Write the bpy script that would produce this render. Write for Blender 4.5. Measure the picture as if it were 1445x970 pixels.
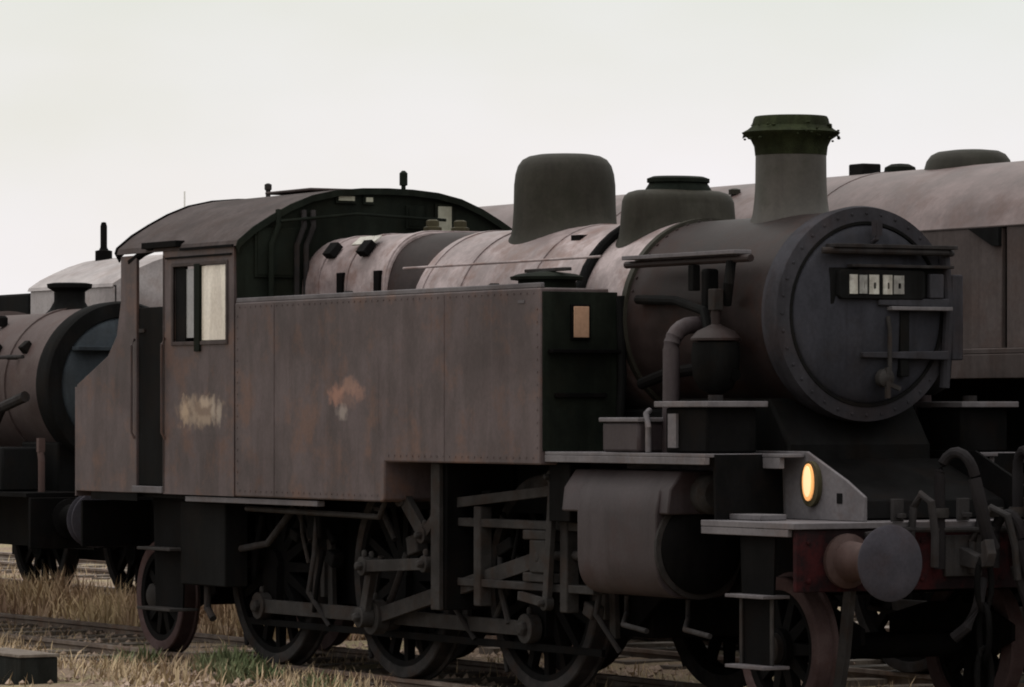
import bpy, bmesh, math, random
from mathutils import Vector, Matrix
random.seed(7)
PI = math.pi
R = math.radians

# ------------------------------------------------------------------ scene, camera, light
scene = bpy.context.scene
for o in list(bpy.data.objects):
    bpy.data.objects.remove(o)
col = scene.collection

cam_d = bpy.data.cameras.new('camera'); cam = bpy.data.objects.new('camera', cam_d); col.objects.link(cam)
A = R(60.3)                                   # angle between the track and the picture plane
cam.location = (22.325, -15.981, 1.95)
cam.rotation_euler = (R(90), 0, A)            # level camera
cam_d.sensor_width = 36.0
cam_d.lens = 36.0 * 6138 / 1445
cam_d.shift_y = 99.0 / 1445
cam_d.clip_start = 0.5; cam_d.clip_end = 6000
scene.camera = cam

SUN_EL, SUN_DIR = R(68), Vector((-0.75, -0.55, 0.0)).normalized()
world = bpy.data.worlds.new('World'); scene.world = world; world.use_nodes = True
nt = world.node_tree; nt.nodes.clear()
out = nt.nodes.new('ShaderNodeOutputWorld'); bg = nt.nodes.new('ShaderNodeBackground')
sky = nt.nodes.new('ShaderNodeTexSky'); sky.sky_type = 'NISHITA'; sky.sun_disc = False
sky.sun_elevation = SUN_EL; sky.sun_rotation = math.atan2(SUN_DIR.x, SUN_DIR.y)
sky.air_density = 1.0; sky.dust_density = 4.0
tc = nt.nodes.new('ShaderNodeTexCoord'); sep = nt.nodes.new('ShaderNodeSeparateXYZ')
ramp = nt.nodes.new('ShaderNodeValToRGB')      # overcast layer: slightly brighter near the horizon, zenith raised to add light from above
nz = nt.nodes.new('ShaderNodeTexNoise'); nz.inputs['Scale'].default_value = 5.0; nz.inputs['Detail'].default_value = 3
mp = nt.nodes.new('ShaderNodeMapping'); mp.inputs['Scale'].default_value = (1, 1, 4)
add = nt.nodes.new('ShaderNodeMath'); add.operation = 'MULTIPLY_ADD'; add.inputs[1].default_value = 0.07
ramp.color_ramp.elements[0].position = 0.0; ramp.color_ramp.elements[0].color = (0.955, 0.915, 0.925, 1)
ramp.color_ramp.elements[1].position = 1.0; ramp.color_ramp.elements[1].color = (2.1, 2.1, 2.08, 1)
e = ramp.color_ramp.elements.new(0.045); e.color = (0.94, 0.905, 0.92, 1)
e = ramp.color_ramp.elements.new(0.10); e.color = (0.82, 0.835, 0.80, 1)
e = ramp.color_ramp.elements.new(0.35); e.color = (1.15, 1.15, 1.13, 1)
sc = nt.nodes.new('ShaderNodeVectorMath'); sc.operation = 'SCALE'; sc.inputs['Scale'].default_value = 10.0
mix = nt.nodes.new('ShaderNodeMixRGB'); mix.inputs[0].default_value = 0.97
bg.inputs['Strength'].default_value = 0.10
L = nt.links.new
L(tc.outputs['Generated'], sep.inputs[0]); L(tc.outputs['Generated'], mp.inputs[0]); L(mp.outputs[0], nz.inputs['Vector'])
L(nz.outputs['Fac'], add.inputs[0]); L(sep.outputs['Z'], add.inputs[2])
tint = nt.nodes.new('ShaderNodeMixRGB'); tint.blend_type = 'MULTIPLY'; tint.inputs[2].default_value = (.955, .95, .90, 1)   # thin cream cloud
nc = nt.nodes.new('ShaderNodeTexNoise'); nc.inputs['Scale'].default_value = 7.0; nc.inputs['Detail'].default_value = 4; nc.inputs['Roughness'].default_value = .55
mc = nt.nodes.new('ShaderNodeMapping'); mc.inputs['Location'].default_value = (2.3, 1.1, 0.4); mc.inputs['Scale'].default_value = (1, 1, 2.2)
rc = nt.nodes.new('ShaderNodeMapRange'); rc.inputs[1].default_value = .35; rc.inputs[2].default_value = .65
L(tc.outputs['Generated'], mc.inputs[0]); L(mc.outputs[0], nc.inputs['Vector']); L(nc.outputs['Fac'], rc.inputs[0]); L(rc.outputs[0], tint.inputs[0])
sub = nt.nodes.new('ShaderNodeMath'); sub.operation = 'SUBTRACT'; sub.inputs[1].default_value = 0.035
L(add.outputs[0], sub.inputs[0]); L(sub.outputs[0], ramp.inputs[0]); L(ramp.outputs[0], tint.inputs[1]); L(tint.outputs[0], sc.inputs[0])
L(sky.outputs[0], mix.inputs[1]); L(sc.outputs[0], mix.inputs[2]); L(mix.outputs[0], bg.inputs[0]); L(bg.outputs[0], out.inputs[0])

sun_d = bpy.data.lights.new('sun', 'SUN'); sun = bpy.data.objects.new('sun', sun_d); col.objects.link(sun)
sun_d.energy = 0.8; sun_d.angle = R(25); sun_d.color = (1.0, 0.95, 0.9)
sd = Vector((SUN_DIR.x * math.cos(SUN_EL), SUN_DIR.y * math.cos(SUN_EL), math.sin(SUN_EL)))
sun.rotation_euler = sd.to_track_quat('Z', 'Y').to_euler()
sun.location = (0, -10, 30)

scene.view_settings.view_transform = 'Standard'; scene.view_settings.look = 'None'
scene.view_settings.exposure = 0.0; scene.view_settings.gamma = 1.0
scene.render.engine = 'CYCLES'; scene.cycles.filter_width = 1.9

# ------------------------------------------------------------------ materials
def grime(name, base, dust=None, rust=None, rough=0.75, dustf=0.5, rustf=0.35, streak=True, scale=1.0, bump=0.08, metal=0.0, dent=0.0, spots=(), spec=None, runs=.35):
    """weathered painted metal: base paint, dusty veil in streaks and patches, rust blotches, fine relief"""
    m = bpy.data.materials.new(name); m.use_nodes = True
    t = m.node_tree; N = t.nodes; b = N['Principled BSDF']; lk = t.links.new
    base = base + (1,)
    dust = (dust or tuple(min(1, c * 1.5 + .02) for c in base[:3])) + (1,)
    rust = (rust or (base[0] * .9 + .03, base[1] * .62 + .008, base[2] * .5)) + (1,)
    co = N.new('ShaderNodeTexCoord')
    m1 = N.new('ShaderNodeMapping'); m1.inputs['Scale'].default_value = (1.7 * scale, 1.7 * scale, 0.8 * scale) if streak else (1.6 * scale,) * 3
    n1 = N.new('ShaderNodeTexNoise'); n1.inputs['Scale'].default_value = 2.2; n1.inputs['Detail'].default_value = 6; n1.inputs['Roughness'].default_value = .65
    lk(co.outputs['Object'], m1.inputs[0]); lk(m1.outputs[0], n1.inputs['Vector'])
    r1 = N.new('ShaderNodeValToRGB'); r1.color_ramp.elements[0].position = .41; r1.color_ramp.elements[1].position = .60
    r1.color_ramp.elements[1].color = (dustf,) * 3 + (1,); r1.color_ramp.elements[0].color = (0, 0, 0, 1)
    lk(n1.outputs['Fac'], r1.inputs[0])
    n2 = N.new('ShaderNodeTexNoise'); n2.inputs['Scale'].default_value = 2.7 * scale; n2.inputs['Detail'].default_value = 8; n2.inputs['Roughness'].default_value = .7
    mo = N.new('ShaderNodeMapping'); mo.inputs['Location'].default_value = (11.3, 5.1, 2.7)
    lk(co.outputs['Object'], mo.inputs[0]); lk(mo.outputs[0], n2.inputs['Vector'])
    r2 = N.new('ShaderNodeValToRGB'); r2.color_ramp.elements[0].position = .50; r2.color_ramp.elements[1].position = .62
    r2.color_ramp.elements[1].color = (rustf,) * 3 + (1,); r2.color_ramp.elements[0].color = (0, 0, 0, 1)
    lk(n2.outputs['Fac'], r2.inputs[0])
    x1 = N.new('ShaderNodeMixRGB'); x1.inputs[1].default_value = base; x1.inputs[2].default_value = dust
    lk(r1.outputs[0], x1.inputs[0])
    x2 = N.new('ShaderNodeMixRGB'); x2.inputs[2].default_value = rust
    lk(r2.outputs[0], x2.inputs[0]); lk(x1.outputs[0], x2.inputs[1])
    n3 = N.new('ShaderNodeTexNoise'); n3.inputs['Scale'].default_value = 38 * scale; n3.inputs['Detail'].default_value = 5
    lk(co.outputs['Object'], n3.inputs['Vector'])
    r3 = N.new('ShaderNodeValToRGB'); r3.color_ramp.elements[0].position = .3; r3.color_ramp.elements[1].position = .75
    r3.color_ramp.elements[0].color = (.88, .88, .88, 1); r3.color_ramp.elements[1].color = (1.08, 1.08, 1.08, 1)
    lk(n3.outputs['Fac'], r3.inputs[0])
    x3 = N.new('ShaderNodeMixRGB'); x3.blend_type = 'MULTIPLY'; x3.inputs[0].default_value = 1
    lk(x2.outputs[0], x3.inputs[1]); lk(r3.outputs[0], x3.inputs[2])
    last = x3.outputs[0]
    if runs and streak:                        # dark runs down the plates
        mr_ = N.new('ShaderNodeMapping'); mr_.inputs['Scale'].default_value = (5 * scale, 5 * scale, .4 * scale); mr_.inputs['Location'].default_value = (3.7, 1.9, .6)
        nr = N.new('ShaderNodeTexNoise'); nr.inputs['Scale'].default_value = 1.0; nr.inputs['Detail'].default_value = 5; nr.inputs['Roughness'].default_value = .6; nr.inputs['Distortion'].default_value = .4
        lk(co.outputs['Object'], mr_.inputs[0]); lk(mr_.outputs[0], nr.inputs['Vector'])
        rr_ = N.new('ShaderNodeMapRange'); rr_.inputs[1].default_value = .50; rr_.inputs[2].default_value = .60; rr_.inputs[3].default_value = 0; rr_.inputs[4].default_value = runs
        lk(nr.outputs['Fac'], rr_.inputs[0])
        xr = N.new('ShaderNodeMixRGB'); xr.blend_type = 'MULTIPLY'; xr.inputs[2].default_value = (.45, .40, .38, 1)
        lk(rr_.outputs[0], xr.inputs[0]); lk(last, xr.inputs[1]); last = xr.outputs[0]
    nb = N.new('ShaderNodeTexNoise'); nb.inputs['Scale'].default_value = .8 * scale; nb.inputs['Detail'].default_value = 3    # broad soot patches
    mb_ = N.new('ShaderNodeMapping'); mb_.inputs['Location'].default_value = (6.1, 8.3, 1.3); mb_.inputs['Scale'].default_value = (1, 1, 1.8)
    lk(co.outputs['Object'], mb_.inputs[0]); lk(mb_.outputs[0], nb.inputs['Vector'])
    rb = N.new('ShaderNodeMapRange'); rb.inputs[1].default_value = .46; rb.inputs[2].default_value = .60; rb.inputs[3].default_value = 0; rb.inputs[4].default_value = .55
    lk(nb.outputs['Fac'], rb.inputs[0])
    xb = N.new('ShaderNodeMixRGB'); xb.blend_type = 'MULTIPLY'; xb.inputs[2].default_value = (.58, .55, .55, 1)
    lk(rb.outputs[0], xb.inputs[0]); lk(last, xb.inputs[1]); last = xb.outputs[0]
    rgh = N.new('ShaderNodeMapRange'); rgh.inputs[3].default_value = rough - .12; rgh.inputs[4].default_value = min(1, rough + .12)
    lk(n1.outputs['Fac'], rgh.inputs[0]); lk(rgh.outputs[0], b.inputs['Roughness'])
    if spots:                                  # worn paint marks: soft-edged ellipses in the x-z plane, broken up by noise
        ns = N.new('ShaderNodeTexNoise'); ns.inputs['Scale'].default_value = 16; ns.inputs['Detail'].default_value = 4
        lk(co.outputs['Object'], ns.inputs['Vector'])
        for cx, cz, rx, rz, c, st in spots:
            mm = N.new('ShaderNodeMapping'); mm.vector_type = 'TEXTURE'; mm.inputs['Location'].default_value = (cx, 0, cz); mm.inputs['Scale'].default_value = (rx, 1e6, rz)
            ln = N.new('ShaderNodeVectorMath'); ln.operation = 'LENGTH'
            lk(co.outputs['Object'], mm.inputs[0]); lk(mm.outputs[0], ln.inputs[0])
            a1 = N.new('ShaderNodeMath'); a1.operation = 'MULTIPLY_ADD'; a1.inputs[1].default_value = 1.6; lk(ns.outputs['Fac'], a1.inputs[0]); lk(ln.outputs['Value'], a1.inputs[2])
            mr = N.new('ShaderNodeMapRange'); mr.inputs[1].default_value = 1.25; mr.inputs[2].default_value = 1.95; mr.inputs[3].default_value = st; mr.inputs[4].default_value = 0
            lk(a1.outputs[0], mr.inputs[0])
            xm = N.new('ShaderNodeMixRGB'); xm.inputs[2].default_value = c + (1,)
            lk(mr.outputs[0], xm.inputs[0]); lk(last, xm.inputs[1]); last = xm.outputs[0]
    lk(last, b.inputs['Base Color'])
    b.inputs['Roughness'].default_value = rough; b.inputs['Metallic'].default_value = metal
    b.inputs['Specular IOR Level'].default_value = spec if spec is not None else .025 if max(base[:3]) < .06 and rough > .45 else .15
    bp = N.new('ShaderNodeBump'); bp.inputs['Strength'].default_value = bump; bp.inputs['Distance'].default_value = .01
    lk(n3.outputs['Fac'], bp.inputs['Height'])
    if dent:
        n4 = N.new('ShaderNodeTexNoise'); n4.inputs['Scale'].default_value = 2.4; n4.inputs['Detail'].default_value = 1
        lk(co.outputs['Object'], n4.inputs['Vector'])
        b2 = N.new('ShaderNodeBump'); b2.inputs['Strength'].default_value = dent; b2.inputs['Distance'].default_value = .05
        lk(n4.outputs['Fac'], b2.inputs['Height']); lk(bp.outputs[0], b2.inputs['Normal']); lk(b2.outputs[0], b.inputs['Normal'])
    else:
        lk(bp.outputs[0], b.inputs['Normal'])
    return m

def plain(name, c, rough=.6, emit=0):
    m = bpy.data.materials.new(name); m.use_nodes = True
    b = m.node_tree.nodes['Principled BSDF']; b.inputs['Base Color'].default_value = c + (1,); b.inputs['Roughness'].default_value = rough
    if emit:
        b.inputs['Emission Color'].default_value = c + (1,); b.inputs['Emission Strength'].default_value = emit
    return m

TANKC = ((0.05553, 0.04024, 0.04072), (0.0818, 0.06104, 0.0625), (.105, .058, .044))
CREST = [(-5.88, 2.08, .28, .10, (.19, .105, .08), 0.32), (-6.02, 2.09, .13, .08, (.33, .16, .11), 0.47), (-5.80, 2.16, .16, .07, (.30, .165, .12), 0.43), (-5.66, 2.09, .12, .07, (.26, .14, .105), 0.43), (-5.92, 1.965, .10, .055, (.32, .27, .24), 0.50)]
FIGS = [(-8.32, 1.97, .42, .13, (.20, .14, .10), 0.65), (-8.60, 1.97, .075, .11, (.36, .27, .19), 0.65), (-8.46, 2.02, .07, .08, (.27, .21, .16), 0.52), (-8.44, 1.91, .10, .05, (.27, .21, .16), 0.52), (-8.24, 1.90, .16, .045, (.27, .21, .16), 0.52), (-8.22, 2.04, .13, .05, (.38, .30, .23), 0.60), (-8.08, 1.97, .045, .11, (.32, .265, .215), 0.60), (-7.98, 1.96, .05, .10, (.31, .26, .215), 0.60)]
M = dict(
    tank=grime('tank_paint', (0.05553, 0.04024, 0.04072), (0.0818, 0.06104, 0.0625), (.105, .058, .044), dustf=1.0, rustf=.75, dent=.25, rough=.6, spec=.25, runs=.3),
    boiler=grime('boiler_paint', (0.1885, 0.1503, 0.1494), (0.3205, 0.262, 0.2627), (0.1602, 0.09879, 0.08585), dustf=1.0, rustf=.8, streak=False, rough=.5, spec=.2),
    smokebox=grime('smokebox_paint', (0.01754, 0.0123, 0.01177), (0.02887, 0.02056, 0.0203), (0.02476, 0.01195, 0.009425), dustf=.9, rustf=.8, streak=False, rough=.55, spec=.1),
    ring=grime('smokebox_ring_paint', (0.03, 0.02925, 0.03383), (0.0465, 0.045, 0.0528), (0.0465, 0.03375, 0.033), dustf=.6, rustf=.3),
    door=grime('smokebox_door_paint', (0.0273, 0.02778, 0.03393), (0.0441, 0.04425, 0.05513), (0.0315, 0.02778, 0.02757), rough=.5, dustf=.6, rustf=.3),
    chimney=grime('chimney_paint', (0.05269, 0.04694, 0.04032), (0.07749, 0.06827, 0.0599), (0.0279, 0.02804, 0.01498), dustf=.6, rustf=.6, rough=.55, spec=.3),
    moss=grime('mossy_iron', (0.0168, 0.02016, 0.01056), (0.0288, 0.0336, 0.0168), (0.0144, 0.0144, 0.00864), dustf=.6, rustf=.6, scale=3, bump=.6),
    dome=grime('dome_paint', (0.02389, 0.02179, 0.01628), (0.03583, 0.0327, 0.02626), (0.01492, 0.01556, 0.009184), dustf=.6, rustf=.5, rough=.65, spec=.12),
    roof=grime('roof_paint', (0.05231, 0.04323, 0.04241), (0.07625, 0.06255, 0.06177), (0.05011, 0.03499, 0.03088), dustf=.9, rustf=.4, streak=False),
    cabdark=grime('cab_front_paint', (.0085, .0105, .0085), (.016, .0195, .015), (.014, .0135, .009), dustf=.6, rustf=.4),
    black=grime('soot_and_shade_black', (0.0068, 0.0068, 0.0068), (0.01105, 0.01105, 0.01147), (0.01275, 0.00935, 0.00765), dustf=.6, rustf=.4),  # also blackens the boxes added to keep gaps dark
    frame=grime('frame_black', (0.00384, 0.003744, 0.00384), (0.0072, 0.00672, 0.00696), (0.00768, 0.00528, 0.00432), dustf=.7, rustf=.5),
    motion=grime('motion_steel', (0.02627, 0.02425, 0.02374), (0.04294, 0.03941, 0.0389), (0.03031, 0.0192, 0.01465), rough=.6, dustf=.7, rustf=.5, streak=False, scale=2),
    plate=grime('running_plate_paint', (0.0918, 0.08346, 0.08961), (0.1346, 0.124, 0.1315), (0.0918, 0.0635, 0.05638), dustf=.7, rustf=.4, streak=False),
    cyl=grime('cylinder_cladding', (0.03319, 0.02525, 0.02732), (0.04671, 0.03695, 0.0397), (0.03442, 0.0187, 0.01846), dustf=.7, rustf=.5, rough=.55, spec=.15),
    red=grime('worn_red_shaded', (0.012, 0.0081, 0.009), (0.018, 0.012, 0.0132), (.042, .011, .012), dustf=.6, rustf=.95),  # worn red with the beam's shadow put into the dark base
    buffer=grime('buffer_steel', (0.03876, 0.03682, 0.04498), (0.05491, 0.05168, 0.06283), (0.03876, 0.02907, 0.0307), dustf=.6, rustf=.4, streak=False, scale=1.5),
    shank=grime('buffer_shank_rust', (0.06078, 0.0374, 0.03403), (0.07948, 0.0531, 0.0495), (0.05143, 0.02423, 0.01945), dustf=.6, rustf=.5),
    rusttyre=grime('rusty_tyre', (0.056, 0.036, 0.036), (0.08, 0.056, 0.056), (0.056, 0.028, 0.024), dustf=.7, rustf=.5, streak=False, scale=2),
    tyre=grime('tyre_steel', (.022, .0205, .0205), (.045, .041, .041), (.035, .022, .017), dustf=.7, rustf=.5, streak=False, scale=2),
    pipe=grime('pipe_iron', (0.02678, 0.02499, 0.02558), (0.04462, 0.04106, 0.04165), (0.03272, 0.02261, 0.01785), dustf=.6, rustf=.5, scale=2),
    hose=grime('rubber_hose', (0.0147, 0.01352, 0.0147), (0.02352, 0.02117, 0.02205), (0.0147, 0.01176, 0.01176), rough=.8),
    bigboiler=grime('dusty_boiler_paint', (0.07862, 0.05532, 0.05406), (0.1297, 0.09557, 0.0941), (0.07076, 0.03956, 0.03423), dustf=1.0, rustf=.8, streak=False, scale=.55, rough=.5, spec=.2),
    bigside=grime('dusty_side_paint', (0.0619, 0.04907, 0.04684), (0.08811, 0.07068, 0.06822), (0.05953, 0.03736, 0.03138), dustf=.7, rustf=.5, scale=.8, dent=.2),
    pinkboiler=grime('faded_pink_boiler', (0.06071, 0.04326, 0.04206), (0.0835, 0.06486, 0.06248), (0.05565, 0.03124, 0.02763), dustf=.7, rustf=.5, streak=False),
    bluegrey=grime('blue_grey_door', (0.0357, 0.04284, 0.05057), (0.05057, 0.0595, 0.06842), (0.02975, 0.02975, 0.02975), dustf=.6, rustf=.3),
    palegrey=grime('pale_grey_roof', (0.2539, 0.2297, 0.2297), (0.3554, 0.3224, 0.3224), (0.2116, 0.1612, 0.1451), dustf=.7, rustf=.4, streak=False),
    cream=grime('dusty_pane_sky_cream', (.60, .54, .46), (.70, .65, .58), (.5, .43, .36), rough=.2, dustf=.6, rustf=.4, bump=.05, spec=.4),  # dusty glass; sky seen through the cab is put into the cream
    greypane=grime('dusty_grey_pane', (.17, .17, .17), (.24, .24, .235), (.14, .13, .12), rough=.15, dustf=.6, rustf=.4, bump=.05, spec=.5),
    lightpane=grime('window_pane_light_tone', (.30, .30, .24), (.36, .36, .3), (.2, .2, .15), rough=.4, bump=.05),  # pale tone stands in for light showing through the windows
    ochre=grime('ochre_plate', (.40, .24, .16), (.46, .30, .21), (.3, .16, .1), dustf=.6, rustf=.4, bump=.05),
    figure=grime('worn_cream_figures', (.46, .36, .26), (.55, .46, .36), (.30, .2, .13), dustf=.7, rustf=.6, scale=4),
    figure2=grime('worn_brown_panel', (.27, .2, .15), (.36, .28, .21), (.22, .15, .11), dustf=.7, rustf=.6, scale=4),
    crest=grime('crest_paint', *TANKC, dustf=1.0, rustf=.75, runs=.3, dent=.25, rough=.6, spec=.25, spots=CREST),
    figures=grime('number_paint', *TANKC, dustf=1.0, rustf=.75, runs=.3, dent=.25, rough=.6, spec=.25, spots=FIGS),
    greyfig=grime('worn_grey_figures', (0.21, 0.2063, 0.195), (0.3, 0.2925, 0.2775), (0.1125, 0.105, 0.09), dustf=.7, rustf=.6, scale=6),
    white=grime('weathered_white_and_glint', (0.375, 0.36, 0.3225), (0.465, 0.45, 0.42), (0.15, 0.1425, 0.1237), dustf=.7, rustf=.5, scale=6),
    rail=grime('rusty_rail', (0.119, 0.0868, 0.07), (0.21, 0.175, 0.154), (0.14, 0.07, 0.0448), rough=.6, dustf=.6, rustf=.6),
    timber=grime('weathered_sleeper', (0.132, 0.108, 0.09), (0.204, 0.174, 0.15), (0.096, 0.072, 0.06), rough=.9, dustf=.7, rustf=.4, scale=2, bump=.5),
    tar=grime('tarred_timber', (.015, .016, .015), (.025, .026, .024), (.02, .018, .015), rough=.8, scale=2, bump=.4),
    mast=plain('pale_mast', (.62, .62, .62), .6),
    ovalglow=plain('daylight_glow', (1.0, .66, .36), .3, 0.72),
    ovalglowedge=plain('amber_glow_edge', (1.0, .46, .16), .3, 0.5),
    brass=grime('dull_brass', (.05, .045, .028), (.07, .062, .04), (.04, .033, .02), rough=.5, scale=3),
)

# ------------------------------------------------------------------ geometry helpers
class MB:
    def __init__(s): s.v = []; s.f = []
    def add(s, vs, fs):
        n = len(s.v); s.v += [tuple(p) for p in vs]; s.f += [tuple(i + n for i in q) for q in fs]; return s
    def box(s, x0, x1, y0, y1, z0, z1):
        return s.add([(x, y, z) for x in (x0, x1) for y in (y0, y1) for z in (z0, z1)],
                     [(0, 1, 3, 2), (4, 6, 7, 5), (0, 4, 5, 1), (2, 3, 7, 6), (0, 2, 6, 4), (1, 5, 7, 3)])
    def obox(s, c, sz, rot):               # oriented box, rot = Euler tuple
        m = Matrix.Translation(c) @ Matrix.Rotation(rot[2], 4, 'Z') @ Matrix.Rotation(rot[1], 4, 'Y') @ Matrix.Rotation(rot[0], 4, 'X')
        hx, hy, hz = sz[0] / 2, sz[1] / 2, sz[2] / 2
        return s.add([m @ Vector((x, y, z)) for x in (-hx, hx) for y in (-hy, hy) for z in (-hz, hz)],
                     [(0, 1, 3, 2), (4, 6, 7, 5), (0, 4, 5, 1), (2, 3, 7, 6), (0, 2, 6, 4), (1, 5, 7, 3)])
    def prism(s, poly, a, b, axis):        # extrude a 2-D polygon from a to b along axis: 'x': (y,z)  'y': (x,z)  'z': (x,y)
        P = {'x': lambda p, t: (t, p[0], p[1]), 'y': lambda p, t: (p[0], t, p[1]), 'z': lambda p, t: (p[0], p[1], t)}[axis]
        n = len(poly)
        vs = [P(p, a) for p in poly] + [P(p, b) for p in poly]
        fs = [tuple(range(n))[::-1], tuple(range(n, 2 * n))] + [(i, (i + 1) % n, n + (i + 1) % n, n + i) for i in range(n)]
        return s.add(vs, fs)
    def loft(s, rings, closed=True, cap=True):
        n = len(rings[0]); vs = [p for r in rings for p in r]; fs = []
        for k in range(len(rings) - 1):
            for i in range(n if closed else n - 1):
                j = (i + 1) % n
                fs.append((k * n + i, k * n + j, (k + 1) * n + j, (k + 1) * n + i))
        if cap:
            fs.append(tuple(range(n))[::-1]); fs.append(tuple(range((len(rings) - 1) * n, len(rings) * n)))
        return s.add(vs, fs)
    def lathe(s, prof, c, axis='z', n=32, cap=True):   # prof: (radius, offset along axis)
        rings = []
        for r, h in prof:
            ring = []
            for i in range(n):
                a = 2 * PI * i / n; p, q = r * math.cos(a), r * math.sin(a)
                ring.append({'z': (c[0] + p, c[1] + q, c[2] + h), 'x': (c[0] + h, c[1] + p, c[2] + q), 'y': (c[0] + p, c[1] + h, c[2] + q)}[axis])
            rings.append(ring)
        return s.loft(rings, True, cap)
    def tube(s, pts, r, n=10):
        pts = [Vector(p) for p in pts]; rings = []
        up = Vector((.13, .31, .94)).normalized()
        for i, p in enumerate(pts):
            d = (pts[min(i + 1, len(pts) - 1)] - pts[max(i - 1, 0)]).normalized()
            u = d.cross(up)
            if u.length < .15: u = d.cross(Vector((1, 0, 0)))
            u.normalize(); w = d.cross(u)
            rr = r[i] if isinstance(r, (list, tuple)) else r
            rings.append([tuple(p + u * rr * math.cos(2 * PI * k / n) + w * rr * math.sin(2 * PI * k / n)) for k in range(n)])
        return s.loft(rings)
    def bar(s, p, q, w, h):                # flat bar between two points in an x-z plane; w thick in y, h deep
        p, q = Vector(p), Vector(q); d = (q - p); l = d.length; d.normalize()
        nrm = Vector((-d.z, 0, d.x)).normalized() * h / 2; yy = Vector((0, w / 2, 0))
        vs = [p - nrm - yy, p + nrm - yy, p + nrm + yy, p - nrm + yy, q - nrm - yy, q + nrm - yy, q + nrm + yy, q - nrm + yy]
        return s.add(vs, [(3, 2, 1, 0), (4, 5, 6, 7), (0, 1, 5, 4), (1, 2, 6, 5), (2, 3, 7, 6), (3, 0, 4, 7)])
    def mesh(s, name, mat, smooth=35):
        me = bpy.data.meshes.new(name); me.from_pydata(s.v, [], s.f)
        bm = bmesh.new(); bm.from_mesh(me); bmesh.ops.recalc_face_normals(bm, faces=bm.faces); bm.to_mesh(me); bm.free()
        me.materials.append(mat)
        me.polygons.foreach_set('use_smooth', [True] * len(me.polygons)); me.set_sharp_from_angle(angle=R(smooth))
        return me
    def build(s, name, mat, parent=None, bevel=0, smooth=35):
        o = bpy.data.objects.new(name, s.mesh(name, mat, smooth)); col.objects.link(o)
        if parent: o.parent = parent
        if bevel:
            b = o.modifiers.new('bevel', 'BEVEL'); b.width = bevel; b.segments = 2; b.limit_method = 'ANGLE'; b.angle_limit = R(40)
        return o

def thing(name, label, cat, loc=(0, 0, 0), group=None):
    o = bpy.data.objects.new(name, None); col.objects.link(o); o.location = loc; o.empty_display_size = .3
    o['label'] = label; o['category'] = cat
    if group: o['group'] = group
    return o
def tag(o, label, cat, group=None):
    o['label'] = label; o['category'] = cat
    if group: o['group'] = group
    return o
def inst(o, parent, loc=None, rot=None):   # copy of one part, sharing mesh data
    c = o.copy(); col.objects.link(c); c.parent = parent
    if loc is not None: c.location = loc
    if rot is not None: c.rotation_euler = rot
    return c
def arc(cx, cz, r, a0, a1, n):
    return [(cx + r * math.cos(R(a0 + (a1 - a0) * i / n)), cz + r * math.sin(R(a0 + (a1 - a0) * i / n))) for i in range(n + 1)]
def bolts(points, r, axis, name, parent, mat):
    b = MB()
    for p in points: b.lathe([(r, 0), (r * .85, r * .5), (r * .3, r * .75)], p, axis, 6)
    o = b.build(name, mat, parent); o['kind'] = 'stuff'
    return o

# wheel: centred on its axle, axle along y, outer face towards -y
def wheel_parts(name, rad, spokes, parent, loc, side, crank=False, balance=False, rot=0.0, tyre='tyre'):
    c = MB()
    c.lathe([(.13, -.09), (.13, .06)], (0, 0, 0), 'y', 16)
    ri = rad - .13
    c.lathe([(ri, -.05), (ri + .05, -.06), (ri + .05, .05), (ri, .05), (ri, -.05)], (0, 0, 0), 'y', 40, cap=False)
    for k in range(spokes):
        a = 2 * PI * k / spokes + rot
        dx, dz = math.cos(a), math.sin(a); px, pz = -dz, dx
        r0, r1 = .1, ri + .02; w0, w1 = .042, .030
        vs = []
        for rr, w, t in ((r0, w0, .04), (r1, w1, .028)):
            for sx, sy in ((-1, -1), (1, -1), (1, 1), (-1, 1)):
                vs.append((dx * rr + px * w * sx, sy * t, dz * rr + pz * w * sx))
        c.add(vs, [(3, 2, 1, 0), (4, 5, 6, 7), (0, 1, 5, 4), (1, 2, 6, 5), (2, 3, 7, 6), (3, 0, 4, 7)])
    if crank:
        c.prism([(-.11, -.36), (.11, -.36), (.13, 0), (-.13, 0)], -.1, .0, 'y')
        c.lathe([(.11, -.1), (.11, 0)], (0, 0, -.305), 'y', 16)
    if balance:
        c.prism(arc(0, 0, ri + .01, 50, 130, 12), -.055, .03, 'y')
    o = c.build(name, M['frame'], parent); o.location = loc
    if side > 0: o.rotation_euler = (0, 0, PI)
    ty = MB().lathe([(rad - .085, -.06), (rad - .07, -.068), (rad - .008, -.065), (rad, -.055), (rad, .045), (rad + .028, .05), (rad + .028, .075), (rad - .085, .075), (rad - .085, -.06)], (0, 0, 0), 'y', 56, cap=False)
    t = ty.build('tyre', M[tyre], o)
    return o

def chunk_wheel(o, parent, loc, side):
    c = inst(o, parent, loc, (0, 0, PI if side > 0 else 0))
    for ch in o.children: inst(ch, c)
    return c

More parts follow.
